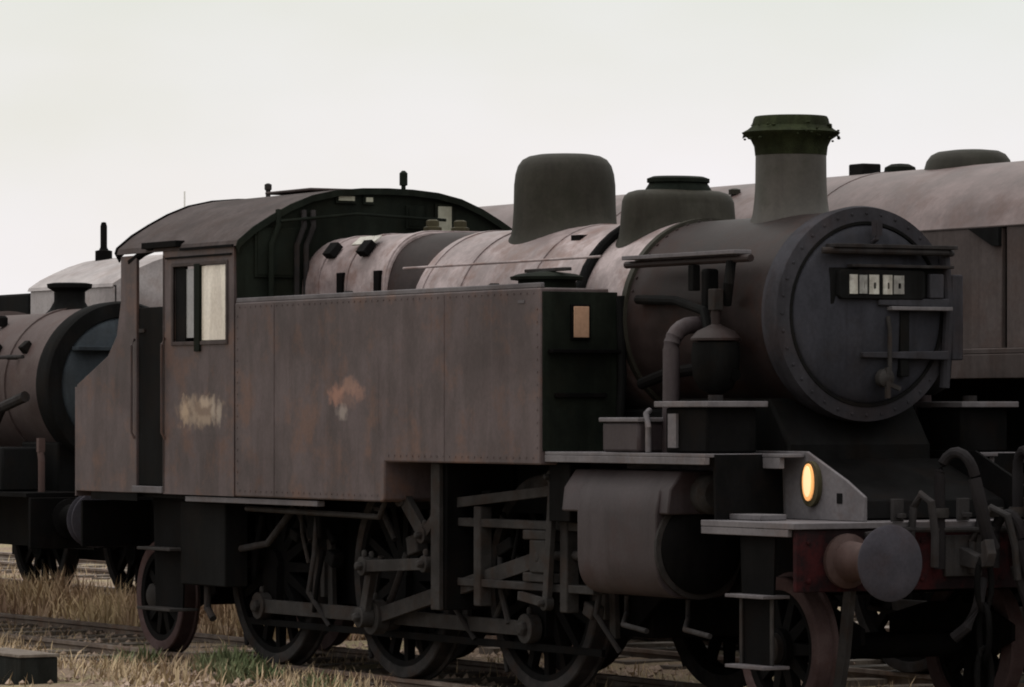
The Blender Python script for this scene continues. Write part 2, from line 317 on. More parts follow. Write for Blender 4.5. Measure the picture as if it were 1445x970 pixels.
def buffer(parent, x, y, z, d, mat_s=None):  # d = +1 pointing to +x
    s = MB().lathe([(.17, 0), (.17, .03 * d), (.125, .05 * d), (.105, .26 * d), (.12, .27 * d), (.12, .3 * d), (.07, .305 * d), (.07, .45 * d)], (x, y, z), 'x', 24).build('buffer', mat_s or M['shank'], parent)
    MB().lathe([(.06, .43 * d), (.2, .455 * d), (.232, .465 * d), (.235, .48 * d), (.22, .492 * d), (.12, .505 * d), (.01, .51 * d)], (x, y, z), 'x', 40).build('buffer_head', M['buffer'], s)
    bolts([(x, y + .145 * math.cos(R(a)), z + .145 * math.sin(R(a))) for a in range(45, 405, 90)] , .018, 'x', 'bolts', s, M['frame'])
    return s
def standpipe(parent, x, y, top, name='vacuum_pipe', lean=.10):
    p = MB()
    pts = [(x + .05, y, .98), (x + .05, y, top - .14)]
    for k in range(9):
        a = R(180 - 24 * k); pts.append((x + .05 + .09 + .09 * math.cos(a), y + lean * k / 8, top - .12 + .12 * math.sin(a)))
    o = p.tube(pts, .034, 10).build(name, M['hose'], parent)
    e = pts[-1]
    h = [(e[0] + .02 * math.sin(k * .6), e[1] + .04 * k / 8 + .12 * (k / 8) ** 2, e[2] - .02 - .055 * k) for k in range(9)]
    MB().tube(h, .042, 10).build('hose', M['hose'], o)
    MB().lathe([(.055, 0), (.06, .03), (.055, .06)], (x + .05, y, 1.3), 'z', 14).build('collar', M['motion'], o)
    return o
def hook(parent, x, d=1):
    h = MB().prism([(x, 1.0), (x + .2 * d, .98), (x + .3 * d, 1.0), (x + .33 * d, 1.08), (x + .30 * d, 1.17), (x + .25 * d, 1.15), (x + .26 * d, 1.08), (x + .21 * d, 1.06), (x, 1.12)], -.035, .035, 'y')
    h.box(min(x, x + .03 * d), max(x, x + .03 * d), -.14, .14, .93, 1.19)
    o = h.build('coupling_hook', M['pipe'], parent, .006)
    k = MB()
    for j, z0 in enumerate((1.04, .74, .47)):
        xx = x + .245 * d; ww = .055
        lp = []
        for i in range(17):
            a = 2 * PI * i / 16
            if j % 2 == 0: lp.append((xx, ww * math.sin(a), z0 - .15 - .17 * math.cos(a)))
            else: lp.append((xx + ww * math.sin(a), 0, z0 - .15 - .17 * math.cos(a)))
        k.tube(lp, .02, 8)
    k.build('coupling_link', M['frame'], o)
    return o

# ------------------------------------------------------------------ the setting: ground, tracks
def ground_mat():
    m = bpy.data.materials.new('dry_yard_ground'); m.use_nodes = True
    t = m.node_tree; N = t.nodes; b = N['Principled BSDF']; lk = t.links.new
    co = N.new('ShaderNodeTexCoord')
    n1 = N.new('ShaderNodeTexNoise'); n1.inputs['Scale'].default_value = .9; n1.inputs['Detail'].default_value = 8; n1.inputs['Roughness'].default_value = .7
    lk(co.outputs['Object'], n1.inputs['Vector'])
    r = N.new('ShaderNodeValToRGB'); el = r.color_ramp.elements
    el[0].position = .3; el[0].color = (0.128, 0.0918, 0.0686, 1); el[1].position = .72; el[1].color = (0.316, 0.244, 0.154, 1)
    x = el.new(.45); x.color = (0.203, 0.148, 0.112, 1); x = el.new(.58); x.color = (0.218, 0.18, 0.11, 1)
    lk(n1.outputs['Fac'], r.inputs[0])
    n2 = N.new('ShaderNodeTexNoise'); n2.inputs['Scale'].default_value = 30; n2.inputs['Detail'].default_value = 6
    lk(co.outputs['Object'], n2.inputs['Vector'])
    x3 = N.new('ShaderNodeMixRGB'); x3.blend_type = 'OVERLAY'; x3.inputs[0].default_value = .8
    lk(r.outputs[0], x3.inputs[1]); lk(n2.outputs['Fac'], x3.inputs[2]); lk(x3.outputs[0], b.inputs['Base Color'])
    b.inputs['Roughness'].default_value = .95; b.inputs['Specular IOR Level'].default_value = .1
    bp = N.new('ShaderNodeBump'); bp.inputs['Strength'].default_value = .8; bp.inputs['Distance'].default_value = .04
    lk(n2.outputs['Fac'], bp.inputs['Height']); lk(bp.outputs[0], b.inputs['Normal'])
    return m
GZ = -.075
g = MB()
# one sheet: a finer uneven patch in view, reaching out to the horizon
xs = [-3000, -800, -200, -80] + [-50 + .5 * i for i in range(113)] + [20, 60, 200, 800, 3000]
ys = [-3000, -600, -100, -30] + [-10 + .5 * i for i in range(61)] + [40, 100, 300, 900, 3000]
rg = random.Random(3)
def gz(x, y):
    if not (-50 <= x <= 6 and -10 <= y <= 20): return GZ - .03
    return GZ + .035 * math.sin(x * 1.7 + y * .9) * math.sin(y * 1.3 - x * .4) + rg.uniform(-.018, .018) - .02
vs = [(x, y, gz(x, y)) for x in xs for y in ys]; ny = len(ys)
g.add(vs, [(i * ny + j, (i + 1) * ny + j, (i + 1) * ny + j + 1, i * ny + j + 1) for i in range(len(xs) - 1) for j in range(ny - 1)])
go = g.build('ground', ground_mat(), smooth=180); go['kind'] = 'structure'

TRACK2 = 3.6
def rail_mesh():
    prof = [(-.07, -.155), (.07, -.155), (.07, -.14), (.012, -.12), (.012, -.045), (.035, -.03), (.035, -.003), (.03, 0), (-.03, 0), (-.035, -.003), (-.035, -.03), (-.012, -.045), (-.012, -.12), (-.07, -.14)]
    return MB().prism(prof, -46, 14, 'x').mesh('rail', M['rail'])
rm = rail_mesh()
sm = MB().box(-.125, .125, -1.3, 1.3, -.22, -.062).mesh('sleeper', M['timber'])
for yt, lab in ((0, 0), (TRACK2, 1), (7.4, 2)):
    tr = bpy.data.objects.new('railway_track', None); col.objects.link(tr); tr['kind'] = 'structure'; tr.location = (0, yt, 0)
    for s in (-1, 1):
        ro = bpy.data.objects.new('rail', rm); col.objects.link(ro); ro.parent = tr; ro.location = (0, s * .7525, 0)
    for k in range(73):
        so = bpy.data.objects.new('sleeper', sm); col.objects.link(so); so.parent = tr
        so.location = (-41 + .75 * k + random.uniform(-.04, .04), random.uniform(-.05, .05), random.uniform(-.01, .002)); so.rotation_euler = (0, 0, random.uniform(-.02, .02))

# ------------------------------------------------------------------ the tank locomotive
loco = thing('tank_locomotive', 'grimy brown-grey side tank steam locomotive in front, with tall chimney and dome', 'locomotive')
P = loco
YS = 1.30
# frames
for s in (-1, 1):
    MB().prism([(-10.72, .62), (-9.2, .62), (-8.9, .5), (-2.9, .5), (-2.6, .7), (-1.6, .75), (-.02, .85), (-.02, 1.262), (-1.3, 1.262), (-10.72, 1.262)],
               s * .60 - .014, s * .60 + .014, 'y').build('frame_plate', M['frame'], P)
    # upper front extension, sloping down to the buffer beam
    MB().prism([(-2.95, 1.278), (-.10, 1.278), (-.10, 1.43), (-.30, 1.53), (-.75, 1.71), (-2.95, 1.71)], s * .655 - .012, s * .655 + .012, 'y').build('front_frame_plate', M['plate'] if s < 0 else M['frame'], P, .004)
# between the frames: ashpan, plus black boxes added to keep the gaps dark
MB().box(-7.6, -6.05, -.52, .52, .45, 1.25).build('ashpan', M['black'], P, .02)
MB().box(-5.95, -2.9, -.50, .50, .42, 1.25).build('dark_fill_mid', M['black'], P, .02)
MB().box(-8.9, -7.62, -.50, .50, .42, 1.25).build('dark_fill_rear', M['black'], P, .02)
MB().box(-7.0, -2.6, -.57, .57, 1.265, 1.98).build('dark_fill_upper', M['black'], P, .02)
MB().prism([(-2.6, 1.282), (-1.12, 1.282), (-1.12, 1.75), (-1.35, 2.05), (-2.6, 2.05)], -.56, .56, 'y').build('smokebox_saddle', M['black'], P, .02)
MB().prism([(-1.10, 1.285), (-.35, 1.285), (-.4, 1.40), (-1.10, 1.66)], -.62, .62, 'y').build('front_step_plate', M['frame'], P, .008)
# buffer beams, platform
MB().box(-.045, 0, -1.235, 1.235, .85, 1.235).build('buffer_beam', M['red'], P, .006)
MB().box(-10.74, -10.70, -1.235, 1.235, .85, 1.235).build('buffer_beam', M['frame'], P, .006)
MB().box(-1.05, .02, -1.27, 1.27, 1.238, 1.276).box(-1.05, -.05, -1.268, -1.235, 1.19, 1.236).box(-1.05, -.05, 1.235, 1.268, 1.19, 1.236).build('front_platform', M['plate'], P, .004)
for y in (-.87, .87):
    buffer(P, 0.0, y, 1.04, 1); buffer(P, -10.745, y, 1.055, -1, M['frame'])
standpipe(P, 0, -.20, 1.71, 'vacuum_pipe', .14); standpipe(P, 0, .40, 1.72, 'vacuum_pipe', -.02); standpipe(P, 0, .22, 1.32, 'steam_heat_pipe', .08)
hook(P, 0.0)
for y, z, dy in ((-.42, 1.45, .05), (.62, 1.55, -.12), (.05, 1.36, .16)):
    MB().tube([(.04, y, .95), (.05, y, 1.15), (.06, y + dy * .3, z - .08), (.12, y + dy * .6, z), (.20, y + dy, z - .05), (.22, y + dy * 1.3, z - .25), (.20, y + dy * 1.5, z - .45)], .026, 9).build('control_pipe', M['pipe'], P)
for y in (-.5, 0, .5):
    MB().box(.0, .035, y - .04, y + .04, 1.278, 1.42).box(.036, .09, y - .02, y + .02, 1.30, 1.33).build('lamp_bracket', M['pipe'], P, .004)
MB().tube([(.03, -.75, 1.20), (.06, -.5, 1.23), (.06, .3, 1.22), (.03, .7, 1.18)], .018, 8).build('beam_pipe', M['pipe'], P)
MB().tube([(.20, .02, .92), (.23, -.03, .78), (.2, -.10, .62), (.14, -.16, .55)], .036, 9).build('hanging_hose', M['hose'], P)
MB().tube([(.16, .30, 1.0), (.22, .34, .8), (.2, .42, .55), (.13, .5, .48)], .036, 9).build('hanging_hose', M['hose'], P)
bolts([(0, y, z) for y in (-1.15, -.62, -.5, -.3, .3, .5, .62, 1.15) for z in (.92, 1.16)], .02, 'x', 'rivets', P, M['red'])

# running plate and things on it
for s in (-1, 1):
    MB().box(-3.02, -1.0, min(s * .672, s * 1.27), max(s * .672, s * 1.27), 1.672, 1.695).box(-3.02, -1.0, min(s * 1.235, s * 1.272), max(s * 1.235, s * 1.272), 1.625, 1.671).build('running_plate', M['plate'], P, .004)
    MB().prism([(-1.02, 1.69), (-.995, 1.69), (-.975, 1.277), (-1.0, 1.277)], min(s * .69, s * 1.2), max(s * .69, s * 1.2), 'y').build('drop_plate', M['frame'], P)
    MB().box(-.998, -.76, min(s * .672, s * .84), max(s * .672, s * .84), 1.672, 1.695).box(-.998, -.80, min(s * .80, s * .838), max(s * .80, s * .838), 1.60, 1.671).build('running_plate_end', M['plate'], P, .004)
    lb = MB().box(-2.32, -1.86, min(s * .92, s * 1.24), max(s * .92, s * 1.24), 1.697, 1.895).build('lubricator', M['cyl'], P, .02)
    MB().box(-2.34, -1.84, min(s * .90, s * 1.255), max(s * .90, s * 1.255), 1.896, 1.925).build('lid', M['plate'], lb, .006)
    MB().tube([(-1.80, s * 1.2, 1.70), (-1.80, s * 1.2, 1.86), (-1.86, s * 1.18, 1.95), (-1.95, s * 1.1, 1.97)], .02).build('oil_pipe', M['plate'], lb)
    # outside steam pipe down to the cylinder
    MB().tube([(-1.84, s * .58, 2.545)] + [(-1.84, s * (.84 + .16 * math.sin(R(a))), 2.37 + .16 * math.cos(R(a))) for a in range(0, 91, 15)] + [(-1.84, s * 1.0, 2.1), (-1.84, s * 1.01, 1.69)], .056, 18).build('steam_pipe', M['cyl'], P)
    bx = MB().box(-1.62, -1.12, min(s * .80, s * 1.18), max(s * .80, s * 1.18), 1.697, 1.99).build('sand_box', M['frame'], P, .015)
    MB().box(-1.70, -1.05, min(s * .76, s * 1.22), max(s * .76, s * 1.22), 1.992, 2.03).build('lid', M['plate'], bx, .005)
    MB().tube([(-1.3, s * 1.0, 2.031), (-1.3, s * 1.0, 2.07)], .05, 12).build('filler_cap', M['pipe'], bx)
    MB().box(-1.56, -1.46, min(s * 1.181, s * 1.2), max(s * 1.181, s * 1.2), 1.73, 1.95).build('bracket', M['plate'], bx)

# emissive oval added for bright daylight on the frame plate, small slot beside it
lm = MB().prism([(-.67 + .105 * math.cos(2 * PI * i / 20), 1.505 + .145 * math.sin(2 * PI * i / 20)) for i in range(20)], -.70, -.668, 'y').build('glow_surround', M['brass'], P)
MB().prism([(-.67 + .062 * math.cos(2 * PI * i / 20), 1.515 + .118 * math.sin(2 * PI * i / 20)) for i in range(20)], -.712, -.701, 'y').build('glow_edge', M['ovalglowedge'], lm)
MB().prism([(-.67 + .042 * math.cos(2 * PI * i / 20), 1.52 + .098 * math.sin(2 * PI * i / 20)) for i in range(20)], -.7165, -.7125, 'y').build('glow_core', M['ovalglow'], lm)
lm['label'] = 'amber oval on the front frame plate, glow added for daylight'
MB().box(-.40, -.34, -.6715, -.668, 1.385, 1.45).build('frame_slot', M['black'], P)
MB().box(-.98, -.62, -1.1, -.9, 1.278, 1.315).build('foot_tread', M['plate'], P, .006)

# cylinders
for s in (-1, 1):
    cy = MB()
    yc = s * .97
    sec = []
    for i in range(25):                      # lower half round, upper part a flat-sided steam chest
        a = R(180 + 180 * i / 24); ca, sa = math.cos(a), math.sin(a); sec.append((yc + .32 * math.copysign(abs(ca) ** .6, ca), 1.10 - .35 * abs(sa) ** .6))
    sec += [(yc + .32, 1.3), (yc + .29, 1.45), (yc + .2, 1.56), (yc - .2, 1.56), (yc - .29, 1.45), (yc - .32, 1.3)]
    cy.prism(sec, -2.56, -1.56, 'x')
    c = cy.build('cylinder', M['cyl'], P, .01)
    MB().prism([(yc - .30, 1.30), (yc + .30, 1.30), (yc + .28, 1.46), (yc + .19, 1.58), (yc - .19, 1.58), (yc - .28, 1.46)], -2.80, -1.45, 'x').build('valve_chest', M['cyl'], c, .012)
    MB().lathe([(.30, 0), (.30, .05), (.25, .09), (.1, .11), (.01, .112)], (-1.56, yc, 1.08), 'x', 36).build('cylinder_cover', M['frame'], c)
    MB().lathe([(.32, 0), (.335, .02), (.335, .045), (.30, .05)], (-1.58, yc, 1.08), 'x', 36, cap=False).build('cover_ring', M['motion'], c)
    MB().lathe([(.13, 0), (.13, .08), (.09, .12), (.01, .125)], (-1.45, yc, 1.43), 'x', 24).build('valve_cover', M['motion'], c)
    MB().lathe([(.26, 0), (.26, -.06), (.12, -.09), (.12, -.22), (.05, -.225)], (-2.56, yc, 1.08), 'x', 30).build('gland_cover', M['frame'], c)
    bolts([(-1.51, yc + .27 * math.cos(R(a)), 1.08 + .27 * math.sin(R(a))) for a in range(0, 360, 30)], .018, 'x', 'bolts', c, M['motion'])
    dp = MB()
    for xx in (-2.45, -1.68): dp.tube([(xx, yc, .74), (xx, yc, .62), (xx + .25, s * 1.15, .56), (xx + .55, s * 1.15, .53)], .018)
    dp.build('drain_pipe', M['pipe'], c)

# wheels
DX = (-3.86, -5.92, -8.03); DR = .762
w0 = wheel_parts('driving_wheel', DR, 16, P, (DX[0], -.74, DR), -1, True, True)
for x in DX:
    for s in (-1, 1):
        if x == DX[0] and s < 0: continue
        chunk_wheel(w0, P, (x, s * .74, DR), s)
PXF, PXR, PR = -.86, -10.12, .4572
p0 = wheel_parts('pony_wheel', PR, 10, P, (PXF, -.74, PR), -1, tyre='rusttyre')
for x in (PXF, PXR):
    for s in (-1, 1):
        if x == PXF and s < 0: continue
        chunk_wheel(p0, P, (x, s * .74, PR), s)
for x, z in [(x, DR) for x in DX] + [(PXF, PR), (PXR, PR)]:
    MB().lathe([(.085, -.72), (.085, .72)], (x, 0, z), 'y', 16).build('axle', M['frame'], P)
# pony truck frames
for x in (PXF, PXR):
    for s in (-1, 1):
        MB().prism([(x - .75, .62), (x - .3, .72), (x + .3, .72), (x + .62, .6), (x + .62, .5), (x + .25, .36), (x - .25, .36), (x - .75, .5)], s * .58 - .015, s * .58 + .015, 'y').build('truck_frame', M['frame'], P)
        ab = MB().lathe([(.10, 0), (.10, .05 * s), (.07, .07 * s), (.01, .075 * s)], (x, s * .825, PR), 'y', 20).build('hub_cap', M['motion'], P)
for s in (-1, 1):                             # guard irons ahead of the pony wheels
    MB().prism([(-.16, .86), (-.08, .86), (-.14, .45), (-.22, .16), (-.30, .16), (-.23, .45)], s * .76 - .02, s * .76 + .02, 'y').build('guard_iron', M['motion'], P)
# front steps under the platform
for s in (-1, 1):
    st = MB().prism([(-.70, 1.188), (-.30, 1.188), (-.34, .36), (-.66, .36)], s * 1.19 - .008, s * 1.19 + .008, 'y').build('front_steps', M['frame'], P)
    for z in (.80, .36):
        MB().box(-.72, -.28, min(s * 1.10, s * 1.30), max(s * 1.10, s * 1.30), z, z + .022).build('step', M['plate'], st, .004)
    MB().box(-.69, -.66, min(s * 1.199, s * 1.21), max(s * 1.199, s * 1.21), .383, .798).box(-.34, -.31, min(s * 1.199, s * 1.21), max(s * 1.199, s * 1.21), .383, .798).build('edging', M['motion'], st)

# rods and valve gear, both sides, cranks at the bottom
def rod_end(mb, x, y, z, r, t):
    mb.lathe([(r, -t), (r, t)], (x, y, z), 'y', 18)
    d = -1 if y < 0 else 1                     # pin nut outside, oil cup on top
    mb.lathe([(r * .5, 0), (r * .5, .03 * d), (r * .34, .045 * d), (.005, .046 * d)], (x, y + d * t, z), 'y', 6)
    mb.lathe([(.022, 0), (.022, .035), (.012, .05)], (x, y, z + r * .97), 'z', 8)
for s in (-1, 1):
    y1, y2, y3 = s * .905, s * 1.02, s * 1.12
    pz = DR - .305
    q = MB(); q.bar((DX[2], y1, pz), (DX[1], y1, pz), .05, .105); q.bar((DX[1], y1, pz), (DX[0], y1, pz), .05, .105)
    for x in DX: rod_end(q, x, y1, pz, .105, .045)
    q.build('coupling_rod', M['motion'], P, .004)
    XH = (-3.42, .97)
    q = MB().bar((DX[1], y2, pz), (XH[0], y2, XH[1]), .05, .11); rod_end(q, DX[1], y2, pz, .13, .05); rod_end(q, XH[0], y2, XH[1], .09, .045)
    q.build('connecting_rod', M['motion'], P, .004)
    q = MB().bar((DX[1], y3, pz), (DX[1] + .12, y3, pz + .36), .05, .09); rod_end(q, DX[1], y3, pz, .075, .05); rod_end(q, DX[1] + .12, y3, pz + .38, .06, .05)
    q.build('return_crank', M['motion'], P, .004)
    q = MB().bar((DX[1] + .12, y3 + s * .06, pz + .38), (-4.86, y3 + s * .06, .88), .04, .085); rod_end(q, DX[1] + .12, y3 + s * .06, pz + .38, .07, .03); rod_end(q, -4.86, y3 + s * .06, .88, .06, .03)
    q.build('eccentric_rod', M['motion'], P, .004)
    # slide bars and crosshead
    MB().box(-4.66, -2.72, y2 - .05, y2 + .05, 1.155, 1.215).build('slide_bar', M['motion'], P, .006)
    MB().box(-4.66, -2.72, y2 - .05, y2 + .05, .735, .79).build('slide_bar', M['motion'], P, .006)
    ch = MB().box(XH[0] - .22, XH[0] + .2, y2 - .07, y2 + .07, .795, .86).box(XH[0] - .22, XH[0] + .2, y2 - .07, y2 + .07, 1.085, 1.152).box(XH[0] - .1, XH[0] + .12, y2 - .085, y2 + .085, .861, 1.084).build('crosshead', M['motion'], P, .01)
    MB().tube([(XH[0] + .12, y2, .98), (-2.75, y2 - s * .02, 1.0)], .035, 12).build('piston_rod', M['motion'], ch)
    # motion bracket and expansion link
    MB().prism([(-4.72, .56), (-4.60, .56), (-4.58, 1.605), (-4.80, 1.605), (-4.74, 1.2)], min(s * .62, s * 1.16), max(s * .62, s * 1.16), 'y').build('motion_bracket', M['frame'], P, .006)
    MB().box(-4.755, -4.625, min(s * 1.165, s * 1.20), max(s * 1.165, s * 1.20), .56, 1.60).build('bracket_edge', M['motion'], P, .006)
    lk_ = MB().prism([(x + .0, z) for x, z in arc(-3.9, 1.2, 1.02, 163, 197, 10)] + [(x, z) for x, z in arc(-3.9, 1.2, .93, 197, 163, 10)], min(s * 1.03, s * 1.09), max(s * 1.03, s * 1.09), 'y')
    lk_.build('expansion_link', M['motion'], P, .004)
    q = MB().bar((-4.87, s * 1.06, 1.30), (-3.2, s * 1.06, 1.43), .04, .07); rod_end(q, -3.2, s * 1.06, 1.43, .055, .03); q.build('radius_rod', M['motion'], P, .003)
    q = MB().bar((-3.16, s * 1.12, 1.52), (-3.25, s * 1.12, .66), .04, .07); rod_end(q, -3.16, s * 1.12, 1.52, .05, .03); rod_end(q, -3.25, s * 1.12, .66, .05, .03); q.build('combination_lever', M['motion'], P, .003)
    q = MB().bar((-3.25, s * 1.12, .66), (-3.62, s * 1.12, .70), .04, .06); q.build('union_link', M['motion'], P, .003)
    MB().tube([(-3.3, s * .99, 1.43), (-2.78, s * .97, 1.43)], .03, 10).build('valve_rod', M['motion'], P)
    # lifting arm and bracket
    q = MB().bar((-5.35, s * 1.10, 1.36), (-5.02, s * 1.10, 1.08), .05, .11); q.bar((-5.02, s * 1.10, 1.08), (-4.78, s * 1.10, 1.26), .05, .08); rod_end(q, -5.35, s * 1.10, 1.36, .08, .04); rod_end(q, -5.02, s * 1.1, 1.08, .06, .04)
    q.build('lifting_arm', M['motion'], P, .003)
    MB().bar((-4.98, s * 1.0, 1.60), (-5.03, s * 1.0, 1.20), .05, .10).build('link_hanger', M['motion'], P, .004)
    # brake gear, sand pipes
    for x in DX:
        q = MB().bar((x + .84, s * .74, 1.15), (x + .88, s * .74, .42), .04, .075); q.bar((x + .80, s * .74, .86), (x + .80, s * .74, .55), .10, .06)
        q.build('brake_hanger', M['motion'], P, .004)
        MB().tube([(x - .72, s * .66, 1.25), (x - .78, s * .72, .6), (x - .60, s * .74, .12)], .018, 8).build('sand_pipe', M['pipe'], P)
    for x in (-7.0, -4.75, -2.75):
        MB().tube([(x, s * .95, 1.25), (x + .05, s * 1.0, .9), (x - .05, s * 1.0, .6), (x + .1, s * .9, .35)], .02, 8).build('drain_cock_pipe', M['pipe'], P)
        MB().box(x - .12, x + .10, min(s * .78, s * .98), max(s * .78, s * .98), 1.0, 1.24).build('bracket_casting', M['frame'], P, .015)
    MB().tube([(-7.8, s * 1.15, 1.22), (-5.6, s * 1.16, 1.20), (-5.4, s * 1.16, 1.45)], .022, 8).build('reach_rod', M['motion'], P)
    MB().bar((-8.3, s * .88, .33), (-2.9, s * .88, .33), .03, .05).build('brake_rod', M['frame'], P)
    for x in DX:
        MB().prism([(x - .45, 1.0), (x + .45, 1.0), (x + .4, 1.06), (x, 1.13), (x - .4, 1.06)], s * .66 - .04, s * .66 + .04, 'y').build('leaf_spring', M['motion'], P, .004)

rc_ = random.Random(21)
for s in (-1, 1):
    for k in range(16):
        x = rc_.uniform(-8.2, -2.9); z = rc_.uniform(.45, 1.15); dx = rc_.choice((-.35, -.15, .12, .3)); y = s * rc_.uniform(.86, .98)
        MB().tube([(x, y, min(1.25, z + .35)), (x + dx * .4, y + s * .02, z + .1), (x + dx, y, z - .12)], rc_.uniform(.014, .028), 8).build('gear_pipe', M[rc_.choice(('pipe', 'motion', 'frame'))], P)
    for x, z in ((-7.35, 1.02), (-6.75, .86), (-4.35, 1.36), (-4.1, 1.02), (-3.0, 1.32), (-2.95, .62), (-5.6, 1.45), (-5.45, 1.0)):
        MB().obox((x, s * .93, z), (rc_.uniform(.12, .26), .10, rc_.uniform(.07, .2)), (0, rc_.uniform(-.5, .5), 0)).build('bracket_casting', M[rc_.choice(('motion', 'frame'))], P, .012)
    MB().box(-3.14, -2.86, min(s * 1.0, s * 1.17), max(s * 1.0, s * 1.17), 1.22, 1.62).build('motion_plate', M['frame'], P, .01)
    for x in (-4.3, -3.1): MB().box(x - .05, x + .05, min(s * .98, s * 1.08), max(s * .98, s * 1.08), .60, 1.30).build('slide_bar_bracket', M['motion'], P, .01)
# side tanks: one outline with the raised front part
tp = [(-7.705, 1.315), (-5.30, 1.315), (-5.262, 1.335), (-5.262, 1.605), (-3.03, 1.605), (-3.03, 2.80), (-7.705, 2.80)]
for s in (-1, 1):
    tk = MB().prism(tp, min(s * .76, s * YS), max(s * .76, s * YS), 'y').build('side_tank', M['tank'], P, .012)
    MB().box(-7.70, -3.035, min(s * 1.262, s * 1.292), max(s * 1.262, s * 1.292), 2.80, 2.835).build('top_beading', M['plate'], tk, .006)
    MB().box(-8.62, -6.35, min(s * 1.22, s * 1.285), max(s * 1.22, s * 1.285), 1.262, 1.303).build('valance', M['plate'], tk, .004)
    fc = MB().lathe([(.20, 0), (.20, .06), (.25, .065), (.255, .085), (.20, .105), (.05, .125), (.01, .126)], (-3.42, s * 1.02, 2.80), 'z', 28).build('tank_filler', M['cabdark'], tk)
    MB().box(-3.70, -3.12, s * 1.02 - .02, s * 1.02 + .02, 2.922, 2.945).build('filler_lever', M['pipe'], fc, .004)
    for xx in (-4.1, -6.3): MB().lathe([(.05, 0), (.05, .04), (.03, .06)], (xx, s * 1.05, 2.80), 'z', 12).build('lifting_lug', M['pipe'], tk)
    MB().box(-3.33, -3.24, s * 1.3 - .004 if s < 0 else 1.2995, -1.2995 if s < 0 else 1.304, 2.70, 2.72).build('grab_rail', M['plate'], tk)
    MB().box(-7.04, -7.03, min(s * 1.295, s * 1.303), max(s * 1.295, s * 1.303), 1.33, 2.78).build('butt_strap', M['tank'], tk)
    MB().box(-4.38, -4.37, min(s * 1.295, s * 1.3025), max(s * 1.295, s * 1.3025), 1.62, 2.78).build('butt_strap', M['tank'], tk)
    # tank front: dark plate, shelf, ochre plate
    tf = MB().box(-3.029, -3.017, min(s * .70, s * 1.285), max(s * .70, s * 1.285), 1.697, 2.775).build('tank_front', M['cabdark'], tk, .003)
    MB().box(-3.016, -2.95, min(s * .70, s * 1.25), max(s * .70, s * 1.25), 2.36, 2.385).build('shelf', M['frame'], tf, .003)
    MB().box(-3.016, -2.99, min(s * .80, s * 1.2), max(s * .80, s * 1.2), 2.06, 2.09).build('rib', M['frame'], tf, .003)
    if s < 0:
        MB().box(-3.016, -2.996, -1.075, -.925, 2.45, 2.69).build('plate_frame', M['frame'], tf, .004)
        MB().box(-2.995, -2.988, -1.06, -.94, 2.465, 2.675).build('ochre_plate', M['ochre'], tf, .012)
    MB().tube([(-2.98, s * .70, 2.75), (-2.97, s * .69, 2.2), (-2.97, s * .72, 1.70)], .03).build('vent_pipe', M['black'], tf)

rv = [(x, -1.3, z) for z in (2.765, 1.36) for x in [-7.62 + .09 * k for k in range(51)] if z > 2 or x < -5.35] + [(x, -1.3, 1.65) for x in [-5.2 + .09 * k for k in range(24)]] \
    + [(x, -1.3, 1.42 + .085 * k) for x in (-7.66,) for k in range(16)] + [(-3.07, -1.3, 1.72 + .085 * k) for k in range(12)]
bolts([(x, y - .004, z) for x, y, z in rv], .0075, 'y', 'rivets', P, M['tank'])
# faded crest and number on the near side (flat paint, a millimetre or two proud)
cr = MB()
def blob(cx, cz, rx, rz, n=14, rough=.12, seed=1):
    rr = random.Random(seed)
    return [(cx + rx * (1 + rr.uniform(-rough, rough)) * math.cos(2 * PI * i / n), cz + rz * (1 + rr.uniform(-rough, rough)) * math.sin(2 * PI * i / n)) for i in range(n)]
near_tank = [o for o in loco.children if o.name.startswith('side_tank')][0]
co_ = MB().box(-6.35, -5.35, -1.3008, -1.2995, 1.83, 2.32).build('crest', M['crest'], near_tank); co_['label'] = 'faded reddish heraldic crest with pale wheel below'

